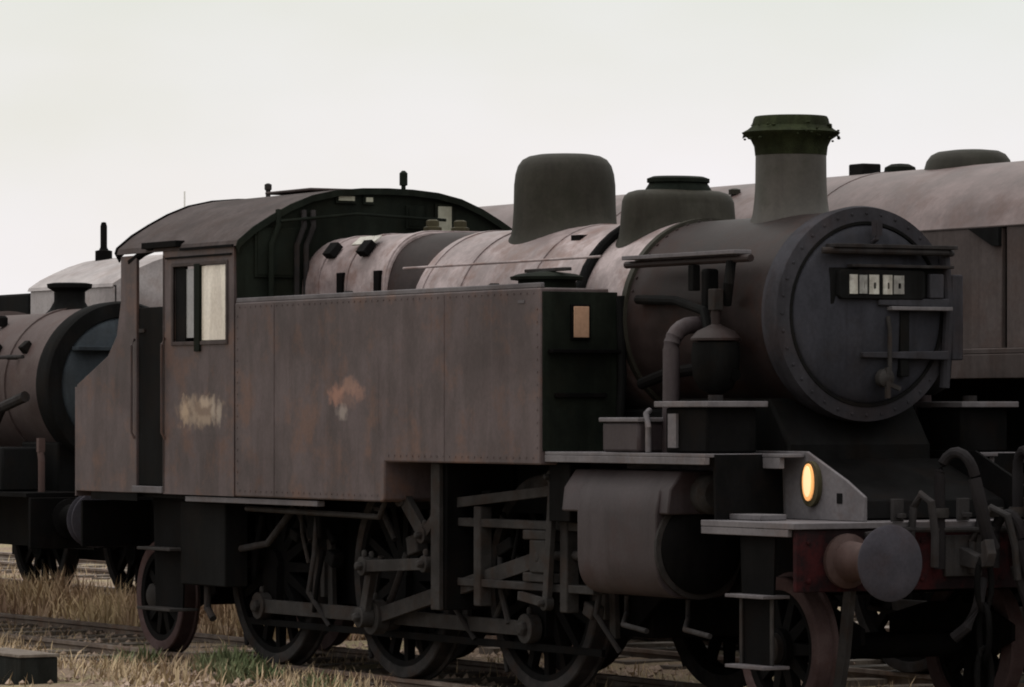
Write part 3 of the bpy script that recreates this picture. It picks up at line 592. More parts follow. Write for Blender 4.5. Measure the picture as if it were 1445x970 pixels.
# cab: near/far side sheets with window openings, doors, bunker
SX = [-9.0, -7.72]
for s in (-1, 1):
    y0, y1 = min(s * 1.272, s * YS), max(s * 1.272, s * YS)
    wx0, wx1, wz0, wz1 = -8.80, -7.85, 2.515, 3.105
    side = MB()
    side.box(SX[0], wx0, y0, y1, 1.315, 3.25).box(wx1, SX[1], y0, y1, 1.315, 3.25)
    side.box(wx0, wx1, y0, y1, 1.315, wz0).box(wx0, wx1, y0, y1, wz1, 3.25)
    cs = side.build('cab_side', M['tank'], P)
    yf0, yf1 = min(s * 1.285, s * 1.312), max(s * 1.285, s * 1.312)
    wf = MB()
    for a, b, c, d in ((wx0 - .03, wx0, wz0 - .03, wz1 + .03), (wx1, wx1 + .03, wz0 - .03, wz1 + .03)): wf.box(a, b, yf0, yf1, c, d)
    wf.box(wx0, wx1, yf0, yf1, wz1, wz1 + .03).box(wx0, wx1, yf0, yf1, wz0 - .03, wz0)
    wn = wf.build('window', M['roof'], cs, .004)
    mull = MB().box(-8.40, -8.30, min(s * 1.262, s * 1.318), max(s * 1.262, s * 1.318), wz0 - .08, wz1 + .015).build('mullion', M['cabdark'], wn, .004)
    MB().box(-8.80, -8.62, min(s * 1.262, s * 1.285), max(s * 1.262, s * 1.285), wz0, wz1).build('dark_edge', M['black'], wn)
    MB().box(-8.62, -8.40, min(s * 1.268, s * 1.276), max(s * 1.268, s * 1.276), wz0 + .03, wz1 - .02).build('rear_pane', M['greypane'], wn)
    MB().box(-8.30, -7.86, min(s * 1.288, s * 1.296), max(s * 1.288, s * 1.296), wz0 + .004, wz1 - .004).build('front_pane', M['cream'], wn, .003)
    MB().box(-8.93, -7.75, min(s * 1.301, s * 1.315), max(s * 1.301, s * 1.315), 3.17, 3.185).build('window_gutter', M['frame'], cs)
    MB().box(-8.99, -8.975, min(s * 1.30, s * 1.306), max(s * 1.30, s * 1.306), 1.33, 3.2).build('edge_beading', M['roof'], cs)
    # half door, dark
    dr = MB().box(-9.49, -9.01, min(s * 1.265, s * 1.285), max(s * 1.265, s * 1.285), 1.375, 2.80).build('cab_door', M['black'], P, .006)
    MB().box(-9.46, -9.36, min(s * 1.2855, s * 1.30), max(s * 1.2855, s * 1.30), 2.60, 2.63).build('handle', M['pipe'], dr)
    MB().box(-9.56, -9.00, min(s * 1.15, s * 1.315), max(s * 1.15, s * 1.315), 1.318, 1.372).build('door_sill', M['plate'], P, .006)
    for xx in (-9.53, -8.96):
        MB().tube([(xx, s * 1.302, 1.75), (xx, s * 1.33, 1.8), (xx, s * 1.33, 2.5), (xx, s * 1.302, 2.55)], .010, 8).build('door_handrail', M['tank'], P)
    # bunker side: tall pillar behind the door, sloping coal plate
    bk = MB().prism([(-9.50, 1.315), (-10.70, 1.315), (-10.70, 2.14), (-10.66, 2.19), (-10.05, 2.42), (-9.88, 2.58), (-9.80, 2.85), (-9.80, 3.22), (-9.50, 3.22)], y0, y1, 'y').build('bunker_side', M['tank'], P, .004)
    MB().box(-10.4, -9.5, y0 + .02, y1 - .02, 1.25, 1.312).build('valance', M['frame'], bk)
# bunker back, coal, cab floor, interior
bb = MB().box(-10.73, -10.705, -1.29, 1.29, 1.27, 2.17).build('bunker_back', M['tank'], P, .004)
MB().prism([(-10.704, 2.16), (-10.70, 2.19), (-10.06, 2.41), (-9.9, 2.56), (-9.9, 2.5), (-10.05, 2.35)], -1.268, 1.268, 'y').build('bunker_top', M['frame'], P)
MB().box(-9.82, -9.79, -1.268, 1.268, 1.32, 2.66).build('cab_back', M['black'], P)
MB().box(-9.78, -7.72, -1.24, 1.24, 1.28, 1.32).build('cab_floor', M['black'], P)
bh = MB().box(-7.95, -7.73, -.7, .7, 1.33, 3.0).build('backhead', M['black'], P, .05)
# bunker lamp iron box visible beyond
# cab roof, arched, with gutter strips
half = [(-1.315, 3.235), (-1.30, 3.28), (-1.17, 3.385), (-1.02, 3.475), (-.85, 3.565), (-.66, 3.64), (-.45, 3.685), (-.22, 3.705), (0, 3.71)]
half_in = [(-1.285, 3.235), (-1.27, 3.265), (-1.15, 3.36), (-1.0, 3.448), (-.83, 3.538), (-.65, 3.612), (-.44, 3.657), (-.22, 3.677), (0, 3.682)]
outer = half + [(-y, z) for y, z in half[-2::-1]]; inner = half_in + [(-y, z) for y, z in half_in[-2::-1]]
rf = MB().prism(outer + inner[::-1], -9.86, -7.66, 'x')
rfo = rf.build('cab_roof', M['roof'], P, smooth=30)
MB().prism(outer + [(y * .985, z - .05) for y, z in outer[::-1]], -7.66, -7.645, 'x').build('front_rim', M['cabdark'], rfo)
MB().prism([(y * 1.006, z + .012) for y, z in outer] + [(y * .975, z - .06) for y, z in outer[::-1]], -9.875, -9.85, 'x').build('rear_rim', M['frame'], rfo)
for s in (-1, 1):
    MB().box(-9.30, -8.66, min(s * 1.27, s * 1.35), max(s * 1.27, s * 1.35), 3.262, 3.312).build('door_gutter', M['frame'], rfo, .004)
    MB().box(-8.64, -7.70, min(s * 1.29, s * 1.325), max(s * 1.29, s * 1.325), 3.23, 3.25).build('eave_strip', M['frame'], rfo)
    MB().tube([(-9.16, s * 1.29, 3.27), (-9.42, s * 1.27, 3.24), (-9.65, s * 1.28, 3.17)], .03, 8).build('rear_brace', M['frame'], rfo)
vt = MB().box(-9.1, -8.3, -.35, .35, 3.712, 3.735).build('roof_ventilator', M['roof'], rfo, .01)
wh = MB().lathe([(.018, -.12), (.018, .05), (.032, .055), (.032, .15), (.012, .17)], (-7.8, .22, 3.69), 'z', 12).build('whistle', M['cabdark'], P)
MB().lathe([(.02, -.03), (.02, .07), (.03, .08), (.03, .12), (.01, .13)], (-9.5, -.12, 3.70), 'z', 10).build('roof_vent', M['pipe'], P)
# spectacle plate at the front of the cab
spf = [(y, z) for y, z in inner] + [(1.272, 2.70), (-1.272, 2.70)]
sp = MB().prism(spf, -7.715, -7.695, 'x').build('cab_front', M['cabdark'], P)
def fwin(y0, y1, z0, z1, m):
    f = MB().box(-7.694, -7.675, y0 - .022, y1 + .022, z0 - .022, z1 + .022).build('window', M['cabdark'], sp, .004)
    MB().box(-7.674, -7.668, y0, y1, z0, z1).build('pane', M[m], f)
fwin(.46, .58, 3.30, 3.58, 'lightpane'); fwin(-.42, -.28, 3.605, 3.64, 'lightpane'); fwin(-.18, -.12, 3.60, 3.635, 'lightpane')
fwin(-1.12, -.80, 3.02, 3.36, 'cabdark'); fwin(.20, .32, 3.42, 3.56, 'cabdark')
for y, z0 in ((-.72, 2.8), (-.80, 2.8), (-1.02, 2.8)):
    MB().tube([(-7.64, y, z0), (-7.64, y, 3.25), (-7.63, y + .06, 3.4), (-7.66, y + .07, 3.52)], .022, 8).build('front_pipe', M['pipe'] if y > -1 else M['cabdark'], sp)
MB().tube([(-7.62, -.95, 3.43), (-7.60, -.3, 3.50), (-7.62, .5, 3.47)], .012, 8).build('handrail', M['cabdark'], sp)

# worn number on the cab side: five blurred cream figures on a browner patch
npn = MB().box(-8.79, -7.80, -1.3008, -1.2995, 1.78, 2.17).build('cab_number', M['figures'], [o for o in loco.children if o.name.startswith('cab_side')][0])
npn['label'] = 'worn cream cab number, figures unreadable'

# cab steps and injector pipes below the cab
for s in (-1, 1):
    st = MB().prism([(-9.55, 1.30), (-8.95, 1.30), (-9.0, .38), (-9.5, .38)], s * 1.12 - .008, s * 1.12 + .008, 'y').build('cab_steps', M['frame'], P)
    for z in (.86, .38): MB().box(-9.56, -8.94, min(s * 1.02, s * 1.27), max(s * 1.02, s * 1.27), z, z + .024).build('step', M['motion'], st, .004)
    MB().box(-8.93, -8.12, min(s * .98, s * 1.18), max(s * .98, s * 1.18), .60, 1.262).build('black_box', M['black'], P, .012)  # plain black box between the cab steps and the rear driver
    MB().tube([(-8.1, s * 1.05, .9), (-7.7, s * 1.02, .95), (-7.3, s * .98, 1.25)], .028).build('injector_pipe', M['pipe'], P)
    MB().tube([(-8.6, s * 1.1, .60), (-8.6, s * 1.1, .42), (-8.5, s * 1.1, .34)], .03).build('overflow_pipe', M['pipe'], P)
MB().box(-10.6, -8.85, -.58, .58, .72, 1.26).build('rear_drag_box', M['black'], P)

# firebox (flat-topped with round shoulders), barrel, smokebox
CZ = 2.595
fb = []
W, T, rr_ = .735, 3.315, .40
fb = [(-W, 2.0)] + [(-W + rr_ - rr_ * math.cos(R(a)), T - rr_ + rr_ * math.sin(R(a))) for a in range(0, 91, 9)]
fb = fb + [(-y, z) for y, z in fb[::-1]]
MB().prism(fb, -7.69, -6.30, 'x').build('firebox', M['boiler'], P, .012)
def bandloop(poly, o, x0, x1): return MB().prism([(y * (1 + o), 2.5 + (z - 2.5) * (1 + o)) for y, z in poly], x0, x1, 'x')
for x in (-7.45, -6.98, -6.36): bandloop(fb, .012, x, x + .05).build('cladding_band', M['boiler'], P, .004)
# throat, curving from firebox to barrel
rings = []
for t in range(7):
    f = t / 6; ring = []
    for i in range(48):
        a = 2 * PI * i / 48; c_, s_ = math.cos(a), math.sin(a)
        ex = 2 / (3.4 - 1.4 * f)
        k = .735 - .02 * f
        ring.append((-6.31 + .34 * f, k * abs(c_) ** ex * (1 if c_ > 0 else -1), CZ + k * .98 * abs(s_) ** ex * (1 if s_ > 0 else -1)))
    rings.append(ring)
MB().loft(rings).build('throat_sheet', M['smokebox'], P)
MB().lathe([(.715, -5.98), (.70, -4.0), (.685, -2.96)], (0, 0, CZ), 'x', 72).build('boiler_barrel', M['boiler'], P)
for x, r in ((-5.92, .722), (-5.35, .719), (-4.35, .711), (-3.62, .705), (-3.0, .698)):
    MB().lathe([(r - .03, 0), (r, .004), (r, .06), (r - .03, .064)], (x, 0, CZ), 'x', 72, cap=False).build('boiler_band', M['boiler'] if x < -3.5 else M['dome'], P)
MB().lathe([(.665, -2.96), (.675, -2.955), (.675, -1.10), (.66, -1.08)], (0, 0, CZ), 'x', 80).build('smokebox', M['smokebox'], P)
rgo = MB().lathe([(.675, -1.24), (.692, -1.235), (.705, -1.10), (.695, -1.055), (.60, -1.04), (.585, -1.052), (.575, -1.10)], (0, 0, CZ), 'x', 96, cap=False).build('smokebox_ring', M['ring'], P)
dd = MB().lathe([(.605, -1.10), (.578, -1.045), (.565, -1.03), (.52, -1.015), (.40, -.985), (.2, -.965), (.01, -.96)], (0, 0, CZ), 'x', 96).build('smokebox_door', M['door'], P)
bolts([(-1.052 + .003, .655 * math.cos(R(a)), CZ + .655 * math.sin(R(a))) for a in range(0, 360, 10)], .012, 'x', 'rivets', rgo, M['ring'])
bolts([(x, .676 * math.cos(R(a)), CZ + .676 * math.sin(R(a))) for x in (-2.9,) for a in range(20, 170, 8)], .013, 'x', 'rivets', P, M['smokebox'])
# door furniture: hinge straps from the right, rail, plate, lamp irons, handles
def strap(z, y0, y1, h, x0=-1.0):
    return MB().prism([(y0, z - h * .35), (y1, z - h * .6), (y1, z + h * .6), (y0, z + h * .35)], x0 - .06, x0 + .065, 'x')
for z in (2.70 - .03, 2.33):
    strap(z, .02 if z > 2.5 else -.1, .575, .05).build('hinge_strap', M['ring'], dd, .006)
hr = MB().tube([(-.97, -.40, 3.0), (-.93, -.30, 3.0), (-.93, .55, 3.0), (-1.0, .64, 3.0)], .022, 10).build('door_handrail', M['pipe'], dd)
MB().box(-1.02, -.90, -.34, .62, 3.02, 3.045).build('lamp_shelf', M['pipe'], dd, .004)
MB().box(-1.02, -.915, -.20, .60, 2.895, 2.915).build('shelf', M['pipe'], dd, .004)
MB().box(-1.0, -.90, .10, .58, 2.62, 2.645).build('lower_shelf', M['plate'], dd, .004)
hp = MB().tube([(-1.03, .60, 3.02), (-1.0, .615, 2.6), (-1.03, .60, 2.12)], .036, 10).build('hinge_post', M['ring'], dd)
MB().box(-1.06, -.98, .63, .72, 2.30, 2.86).build('hinge_bracket', M['ring'], dd, .01)
pl = MB().prism([(-.27, 2.69), (.36, 2.69), (.38, 2.71), (.38, 2.86), (.36, 2.88), (-.27, 2.88), (-.29, 2.86), (-.29, 2.71)], -.975, -.93, 'x').build('number_plate', M['black'], dd, .006)
for i, (y, w, h) in enumerate(((-.215, .06, .125), (-.14, .06, .12), (-.063, .075, .125), (.045, .07, .125), (.128, .08, .12))):
    q = MB(); za = 2.785
    if i == 0: q.box(-.93, -.922, y, y + .06, za - h / 2, za + h / 2)
    else:
        q.box(-.93, -.922, y, y + .034, za - h / 2, za + h / 2).box(-.93, -.922, y + w - .022, y + w, za - h / 2, za + h / 2)
        q.box(-.93, -.9225, y + .0341, y + w - .0221, za + h / 2 - .05, za + h / 2).box(-.93, -.9225, y + .0341, y + w - .0221, za - h / 2, za - h / 2 + .035)
    q.build('figure', M['white'] if i in (0, 2, 3) else M['greyfig'], pl)
MB().tube([(-.98, 0, 3.06), (-.93, 0, 3.08), (-.93, 0, 3.20)], .018, 6).box(-.94, -.92, -.035, .035, 3.10, 3.2).build('lamp_iron', M['ring'], dd)
MB().tube([(-.95, .10, 2.58), (-.93, .10, 2.5), (-.93, .10, 2.22)], .015, 8).build('door_handle', M['motion'], dd)
dh = MB().lathe([(.06, 0), (.06, .05), (.03, .07), (.01, .075)], (-.955, .06, 2.18), 'x', 16).build('door_dart', M['motion'], dd)
MB().bar((-.90, .06, 2.18), (-.90, .06, 2.18), .02, .02).obox((-.895, .06, 2.15), (.025, .03, .20), (0, 0, 0)).obox((-.895, .10, 2.13), (.02, .12, .028), (R(-20), 0, 0)).build('dart_handle', M['motion'], dh)
MB().lathe([(.575, -1.05), (.583, -1.034), (.602, -1.034), (.606, -1.05)], (0, 0, CZ), 'x', 96, cap=False).build('door_seal', M['black'], dd)
MB().box(-1.02, -.976, -.33, .56, 2.655, 2.893).build('plate_backing', M['black'], dd, .006)
MB().box(-.975, -.93, .42, .53, 2.70, 2.86).build('hinge_boss', M['ring'], dd, .008)
MB().box(-1.0, -.95, .20, .27, 2.19, 2.62).build('hinge_bar', M['black'], dd, .006)

# chimney with flared mossy lip, dome, top feed
chx, base = -1.94, CZ + .60
ch = MB()
rings = []
for k, (r, z) in enumerate(((.275, 0), (.256, .06), (.246, .12), (.241, .17), (.238, .24), (.236, .45), (.238, .58))):
    ring = []
    for i in range(48):
        a = 2 * PI * i / 48; x, y = r * math.cos(a), r * math.sin(a)
        zz = 3.255 + z
        if k == 0: zz = CZ + math.sqrt(max(0, .675 ** 2 - y * y)) - .01
        elif k == 1: zz = CZ + math.sqrt(max(0, .675 ** 2 - y * y)) + .045
        elif k == 2: zz = .5 * (CZ + math.sqrt(max(0, .675 ** 2 - y * y)) + .11) + .5 * (3.255 + z)
        ring.append((chx + x, y, zz))
    rings.append(ring)
ch.loft(rings)
cho = ch.build('chimney', M['chimney'], P, smooth=50)
lip = MB().lathe([(.239, .47), (.246, .53), (.268, .575), (.315, .605), (.328, .622), (.29, .642), (.262, .665), (.25, .715), (.24, .73), (.20, .73), (.195, .62)], (chx, 0, 3.20), 'z', 48).build('chimney_lip', M['moss'], cho)
rr2 = random.Random(5); ms = MB()
for i in range(70):
    a = rr2.uniform(0, 2 * PI); r = rr2.uniform(.262, .325); z = 3.20 + .62 + (.04 if r < .29 else .0) + rr2.uniform(-.045, .02); q = rr2.uniform(.006, .018)
    ms.lathe([(q * .4, -q * .6), (q, 0), (q * .5, q * .6)], (chx + r * math.cos(a), r * math.sin(a), z), 'z', 5)
mo_ = ms.build('flaking_moss', M['moss'], cho); mo_['kind'] = 'stuff'

def saddle_dome(cx, rx, ry, ztop, rbar, name, mat, flare=.10, flat=.55, crown=None):
    rings = []; n = 48
    prof = [(1 + flare * 2.4, None, 0), (1 + flare, None, .035), (1.02, None, .10), (1.0, .30, 0), (.985, .55, 0), (.95, .74, 0), (.87, .88, 0), (.74, .96, 0), (flat * .8, .992, 0), (.2, 1.0, 0), (.01, 1.0, 0)]
    if crown: prof = prof[:3] + [(a_, b_, 0) for a_, b_ in crown]
    for sc_, t, lift in prof:
        ring = []
        for i in range(n):
            a = 2 * PI * i / n; x, y = rx * sc_ * math.cos(a), ry * sc_ * math.sin(a)
            zb = CZ + math.sqrt(max(0, rbar ** 2 - y * y))
            if t is None: z = zb - .01 + lift
            else:
                z0 = CZ + rbar + .02; z = z0 + (ztop - z0) * t
                if t < .5: z = .35 * (zb + .13) + .65 * z
            ring.append((cx + x, y, z))
        rings.append(ring)
    return MB().loft(rings).build(name, mat, P, smooth=60)
saddle_dome(-4.92, .372, .372, 3.835, .705, 'steam_dome', M['dome'], flare=.055, crown=[(1.0, .30), (.99, .56), (.965, .71), (.915, .83), (.83, .915), (.70, .965), (.52, .99), (.3, 1.0), (.01, 1.0)])
tfd = saddle_dome(-3.36, .25, .44, 3.505, .70, 'top_feed', M['dome'], flare=.04, crown=[(1.0, .3), (.985, .55), (.945, .75), (.87, .88), (.74, .96), (.5, 1.0), (.01, 1.0)])
rings = []
for rx, ry, z in ((.20, .27, 3.47), (.185, .235, 3.52), (.17, .215, 3.55), (.185, .23, 3.555), (.185, .23, 3.582), (.14, .19, 3.597), (.01, .01, 3.598)):
    rings.append([(-3.36 + rx * math.cos(2 * PI * k / 36), ry * math.sin(2 * PI * k / 36), z) for k in range(36)])
MB().loft(rings).build('cover_cap', M['cabdark'], tfd, smooth=40)
for s in (-1, 1):
    pts = [(-3.55, (.715) * math.cos(R(a)) * s, CZ + .715 * math.sin(R(a))) for a in range(70, -12, -8)]
    MB().tube(pts, .04, 10).build('feed_pipe', M['black'], tfd)
# safety valves, washout plugs, handrails and other fittings on the boiler
for y in (-.12, .12): MB().lathe([(.07, -.02), (.07, .05), (.05, .06), (.05, .10), (.03, .11)], (-6.7, y, T), 'z', 16).build('safety_valve', M['brass'], P)
for x in (-7.3, -6.75): MB().obox((x, -.665, 3.20), (.13, .12, .06), (R(50), 0, 0)).build('inspection_cover', M['black'], P, .006)
for x in (-7.05, -6.45): MB().box(x, x + .09, -.765, -.73, 2.84, 3.02).build('washout_door', M['frame'], P, .006)
MB().obox((-6.86, -.60, 3.262), (.34, .10, .012), (R(38), 0, 0)).build('painted_glint', M['white'], P)  # white glint painted on the firebox shoulder
for s in (-1, 1):
    # smokebox-side rail with hanging ejector gear
    h = MB().box(-2.80, -1.40, min(s * .66, s * .80), max(s * .66, s * .80), 2.985, 3.012).build('ejector_shelf', M['plate'], P, .004)
    MB().tube([(-2.85, s * .73, 2.955), (-1.30, s * .73, 2.955)], .025, 10).build('handrail', M['smokebox'], h)
    MB().tube([(-1.52, s * .74, 2.94), (-1.52, s * .76, 2.8), (-1.58, s * .74, 2.66)], .035).build('hanging_pipe', M['black'], h)
    MB().box(-2.02, -1.96, s * .73 - .03, s * .73 + .03, 2.76, 2.93).build('bracket', M['black'], h, .006)
    bl = MB().lathe([(.03, .24), (.03, .06), (.06, .045), (.12, .018), (.165, -.03), (.165, -.045), (.10, -.055)], (-1.55, s * .84, 2.47), 'z', 24).build('snifting_valve', M['smokebox'], P)
    MB().lathe([(.15, 0), (.16, -.08), (.15, -.22), (.11, -.30), (.04, -.34)], (-1.55, s * .84, 2.414), 'z', 20).build('valve_body', M['black'], bl)
    MB().box(-1.59, -1.51, s * .84 - .035, s * .84 + .035, 2.62, 2.76).build('valve_block', M['motion'], bl, .006)
    MB().tube([(-5.9, s * .80, 3.02), (-3.1, s * .78, 3.02)], .010, 8).build('boiler_handrail', M['boiler'], P)
    ep = MB().tube([(-1.4, s * .78, 2.2), (-1.7, s * .80, 2.25), (-2.2, s * .80, 2.22), (-2.6, s * .76, 2.15)], .04, 10).build('exhaust_pipe', M['frame'], P)
    MB().tube([(-2.75, s * .70, 2.72), (-2.2, s * .74, 2.70), (-1.75, s * .80, 2.62), (-1.62, s * .84, 2.42)], .032, 10).build('ejector_pipe', M['black'], P)
    MB().box(-1.82, -1.74, s * .74 - .05, s * .74 + .05, 2.62, 2.90).build('ejector_body', M['frame'], P, .02)
MB().box(-4.15, -4.03, -.40, -.28, 3.165, 3.21).build('clack_cover', M['frame'], P)

# ------------------------------------------------------------------ big locomotive on the next track
B = thing('large_locomotive', 'large dusty brown locomotive with low flat dome on the track behind, at right', 'locomotive', (0, TRACK2, 0))
hp_ = [(-1.02, 2.42), (-1.02, 3.30)]
for a in range(8, 91, 6):
    if 3.05 + .80 * math.sin(R(a)) > 3.30: hp_.append((-1.03 * math.cos(R(a)), 3.05 + .80 * math.sin(R(a))))
secb = hp_[2:] + [(-y, z) for y, z in hp_[2:-1][::-1]]
body = [(-.985, 3.30)] + secb + [(.985, 3.30)]
MB().prism(body, -12.8, 4.0, 'x').build('boiler_casing', M['bigboiler'], B, .006, smooth=30)
for x0, x1 in ((-12.75, -9.3), (-9.29, -6.6), (-6.59, -3.12), (-3.06, .4), (.41, 3.95)):
    for s in (-1, 1):
        MB().box(x0, x1, min(s * .97, s * 1.01), max(s * .97, s * 1.01), 2.42, 3.296).build('side_sheet', M['bigside'], B, .006)
for s in (-1, 1):
    MB().box(-12.75, 3.95, min(s * .96, s * 1.018), max(s * .96, s * 1.018), 3.297, 3.306).build('casing_lip', M['bigside'], B)
    MB().prism([(-3.5, 3.295), (-3.12, 3.295), (-3.12, 3.16), (-3.2, 3.16)], min(s * 1.011, s * 1.04), max(s * 1.011, s * 1.04), 'y').build('bracket', M['black'], B)
    MB().box(-12.8, 3.9, min(s * .9, s * 1.30), max(s * .9, s * 1.30), 2.375, 2.415).box(-12.8, 3.9, min(s * 1.24, s * 1.302), max(s * 1.24, s * 1.302), 2.20, 2.374).build('running_plate', M['bigside'], B, .006)
    MB().prism([(-12.8, .45), (3.9, .45), (3.9, 2.29), (-12.8, 2.29)], s * .62 - .015, s * .62 + .015, 'y').build('frame_plate', M['black'], B)  # frame plates made deeper to block light and darken the gaps below
MB().box(-12.7, 3.8, -.60, .60, 1.5, 3.25).build('boiler_barrel', M['black'], B)
for x in (-9.0, -5.9): bandloop(body, .004, x, x + .06).build('cladding_band', M['bigboiler'], B)
# low dome, oblong box, small bump
rings = []
for sc_, z in ((1.08, 3.72), (1.02, 3.78), (1.0, 3.83), (.95, 3.89), (.85, 3.935), (.7, 3.96), (.4, 3.972), (.01, 3.973)):
    rings.append([(-4.94 + .40 * sc_ * math.cos(2 * PI * i / 40), .30 * sc_ * math.sin(2 * PI * i / 40), z) for i in range(40)])
MB().loft(rings).build('low_dome', M['dome'], B, smooth=60)
MB().box(-6.44, -6.24, -.09, .09, 3.82, 3.935).build('valve_box', M['black'], B, .012)
MB().lathe([(.13, 0), (.12, .05), (.07, .075), (.01, .08)], (-5.85, 0, 3.835), 'z', 24).build('inspection_cap', M['cabdark'], B)
for x in (-8.2, -7.4, -2.6): MB().lathe([(.05, 0), (.05, .04), (.02, .05)], (x, -.55, 3.725), 'z', 10).build('washout_plug', M['dome'], B)
MB().lathe([(.86, 4.0), (.88, 4.02), (.88, 4.9), (.84, 4.95), (.70, 4.96)], (0, 0, 2.95), 'x', 64).build('smokebox', M['smokebox'], B)
MB().lathe([(.70, 4.95), (.66, 5.0), (.45, 5.06), (.01, 5.09)], (0, 0, 2.95), 'x', 64).build('smokebox_door', M['door'], B)
MB().lathe([(.34, -.12), (.27, .05), (.25, .18), (.30, .22), (.29, .27), (.2, .275)], (4.45, 0, 3.82), 'z', 36).build('chimney', M['chimney'], B)
MB().box(3.9, 5.6, -.55, .55, 1.2, 2.1).build('smokebox_saddle', M['black'], B, .02)
MB().box(5.6, 5.65, -1.23, 1.23, .85, 1.25).build('buffer_beam', M['red'], B, .006)
MB().box(3.9, 5.66, -1.28, 1.28, 1.252, 1.29).build('front_platform', M['bigside'], B, .006)
for y in (-.87, .87): buffer(B, 5.65, y, 1.055, 1)
bw = wheel_parts('coupled_wheel', .80, 16, B, (2.6, -.74, .80), -1, True, True)
for x in (2.6, .8, -1.0, -2.8, -4.6, -9.2, -11.2):
    for s in (-1, 1):
        if x == 2.6 and s < 0: continue
        chunk_wheel(bw, B, (x, s * .74, .80), s)
for x in (2.6, .8, -1.0, -2.8, -4.6, -9.2, -11.2): MB().lathe([(.09, -.72), (.09, .72)], (x, 0, .8), 'y', 14).build('axle', M['frame'], B)
for s in (-1, 1):
    q = MB().bar((-4.6, s * .92, .5), (2.6, s * .92, .5), .05, .12); q.build('coupling_rod', M['motion'], B, .004)
    MB().tube([(-2.6, s * 1.05, 2.3), (-2.6, s * 1.05, 1.7), (-2.2, s * 1.05, 1.4), (-1.4, s * .95, 1.2)], .04).build('injector_pipe', M['pipe'], B)

# ------------------------------------------------------------------ grey locomotive far left on the next track (its cab shows)
C = thing('cab_locomotive', 'pale grey locomotive at far left, arched cab roof with vent pipe showing', 'locomotive', (.55, TRACK2, 0))
low = lambda L_: [(y, 3.235 + (z - 3.235) * .80) for y, z in L_]
cro = MB().prism(low(outer) + low(inner)[::-1], -20.55, -18.4, 'x').build('cab_roof', M['palegrey'], C, smooth=30)
MB().box(-20.5, -18.4, -1.30, -1.27, 1.4, 3.25).build('cab_side', M['palegrey'], C); MB().box(-20.5, -18.4, 1.27, 1.30, 1.4, 3.25).build('cab_side', M['palegrey'], C)
MB().prism(low(inner) + [(1.272, 1.4), (-1.272, 1.4)], -20.50, -20.47, 'x').build('cab_back', M['palegrey'], C)
MB().prism(low(inner) + [(1.272, 1.4), (-1.272, 1.4)], -18.43, -18.40, 'x').build('cab_front', M['palegrey'], C)
vp_ = MB().lathe([(.09, -.06), (.09, .12), (.05, .13), (.036, .16), (.036, .38), (.025, .42), (.01, .425)], (-20.3, -.55, 3.55), 'z', 16).build('vent_pipe', M['frame'], C)
MB().box(-22.6, -20.57, -1.3, 1.3, 1.2, 3.22).build('bunker', M['black'], C, .03)
MB().box(-22.7, -13.3, -1.28, 1.28, 1.12, 1.19).build('running_plate', M['frame'], C)
MB().lathe([(.86, -18.39), (.86, -13.3)], (0, 0, 2.52), 'x', 48).build('boiler', M['palegrey'], C)
for s in (-1, 1):
    MB().box(-18.38, -14.4, min(s * .9, s * 1.28), max(s * .9, s * 1.28), 1.2, 2.6).build('side_tank', M['pinkboiler'], C, .012)
    MB().box(-22.6, -13.4, s * .6 - .015, s * .6 + .015, .40, 1.118).build('frame_plate', M['black'], C)  # frame plates carried lower to fill the pale gap with dark
for x in (-15.0, -17.0, -19.0, -21.4):
    for s in (-1, 1): chunk_wheel(bw, C, (x, s * .74, .80), s)
    MB().lathe([(.09, -.72), (.09, .72)], (x, 0, .8), 'y', 14).build('axle', M['frame'], C)

# ------------------------------------------------------------------ locomotive coupled behind on the same track (left edge)
D = thing('rear_locomotive', 'faded pink-brown boilered locomotive with blue-grey smokebox door, behind bunker at left edge', 'locomotive')
DZ = 2.20
MB().lathe([(.66, -22.5), (.665, -13.65)], (0, 0, DZ), 'x', 56).build('boiler_barrel', M['pinkboiler'], D)
MB().lathe([(.69, -13.70), (.69, -12.67), (.67, -12.65)], (0, 0, DZ), 'x', 64).build('smokebox', M['pinkboiler'], D)
MB().lathe([(.69, -12.84), (.735, -12.82), (.74, -12.62), (.72, -12.58), (.60, -12.57), (.58, -12.65)], (0, 0, DZ), 'x', 72, cap=False).build('smokebox_ring', M['black'], D)
d2 = MB().lathe([(.62, -12.65), (.60, -12.60), (.56, -12.56), (.40, -12.50), (.2, -12.47), (.01, -12.465)], (0, 0, DZ), 'x', 64).build('smokebox_door', M['bluegrey'], D)
MB().box(-12.58, -12.42, -.5, .45, DZ + .30, DZ + .335).build('door_shelf', M['bluegrey'], d2, .004)
MB().box(-12.62, -12.42, -.30, .58, DZ + .06, DZ + .10).build('hinge_strap', M['black'], d2, .01)
MB().lathe([(.26, .0), (.18, .08), (.14, .15), (.14, .24), (.2, .275), (.205, .31), (.15, .32)], (-13.75, 0, DZ + .61), 'z', 32).build('chimney', M['black'], D)
for x in (-13.66, -15.2, -16.8): MB().lathe([(.66, 0), (.705, .004), (.705, .06), (.66, .064)], (x, 0, DZ), 'x', 56, cap=False).build('boiler_band', M['pinkboiler'], D)
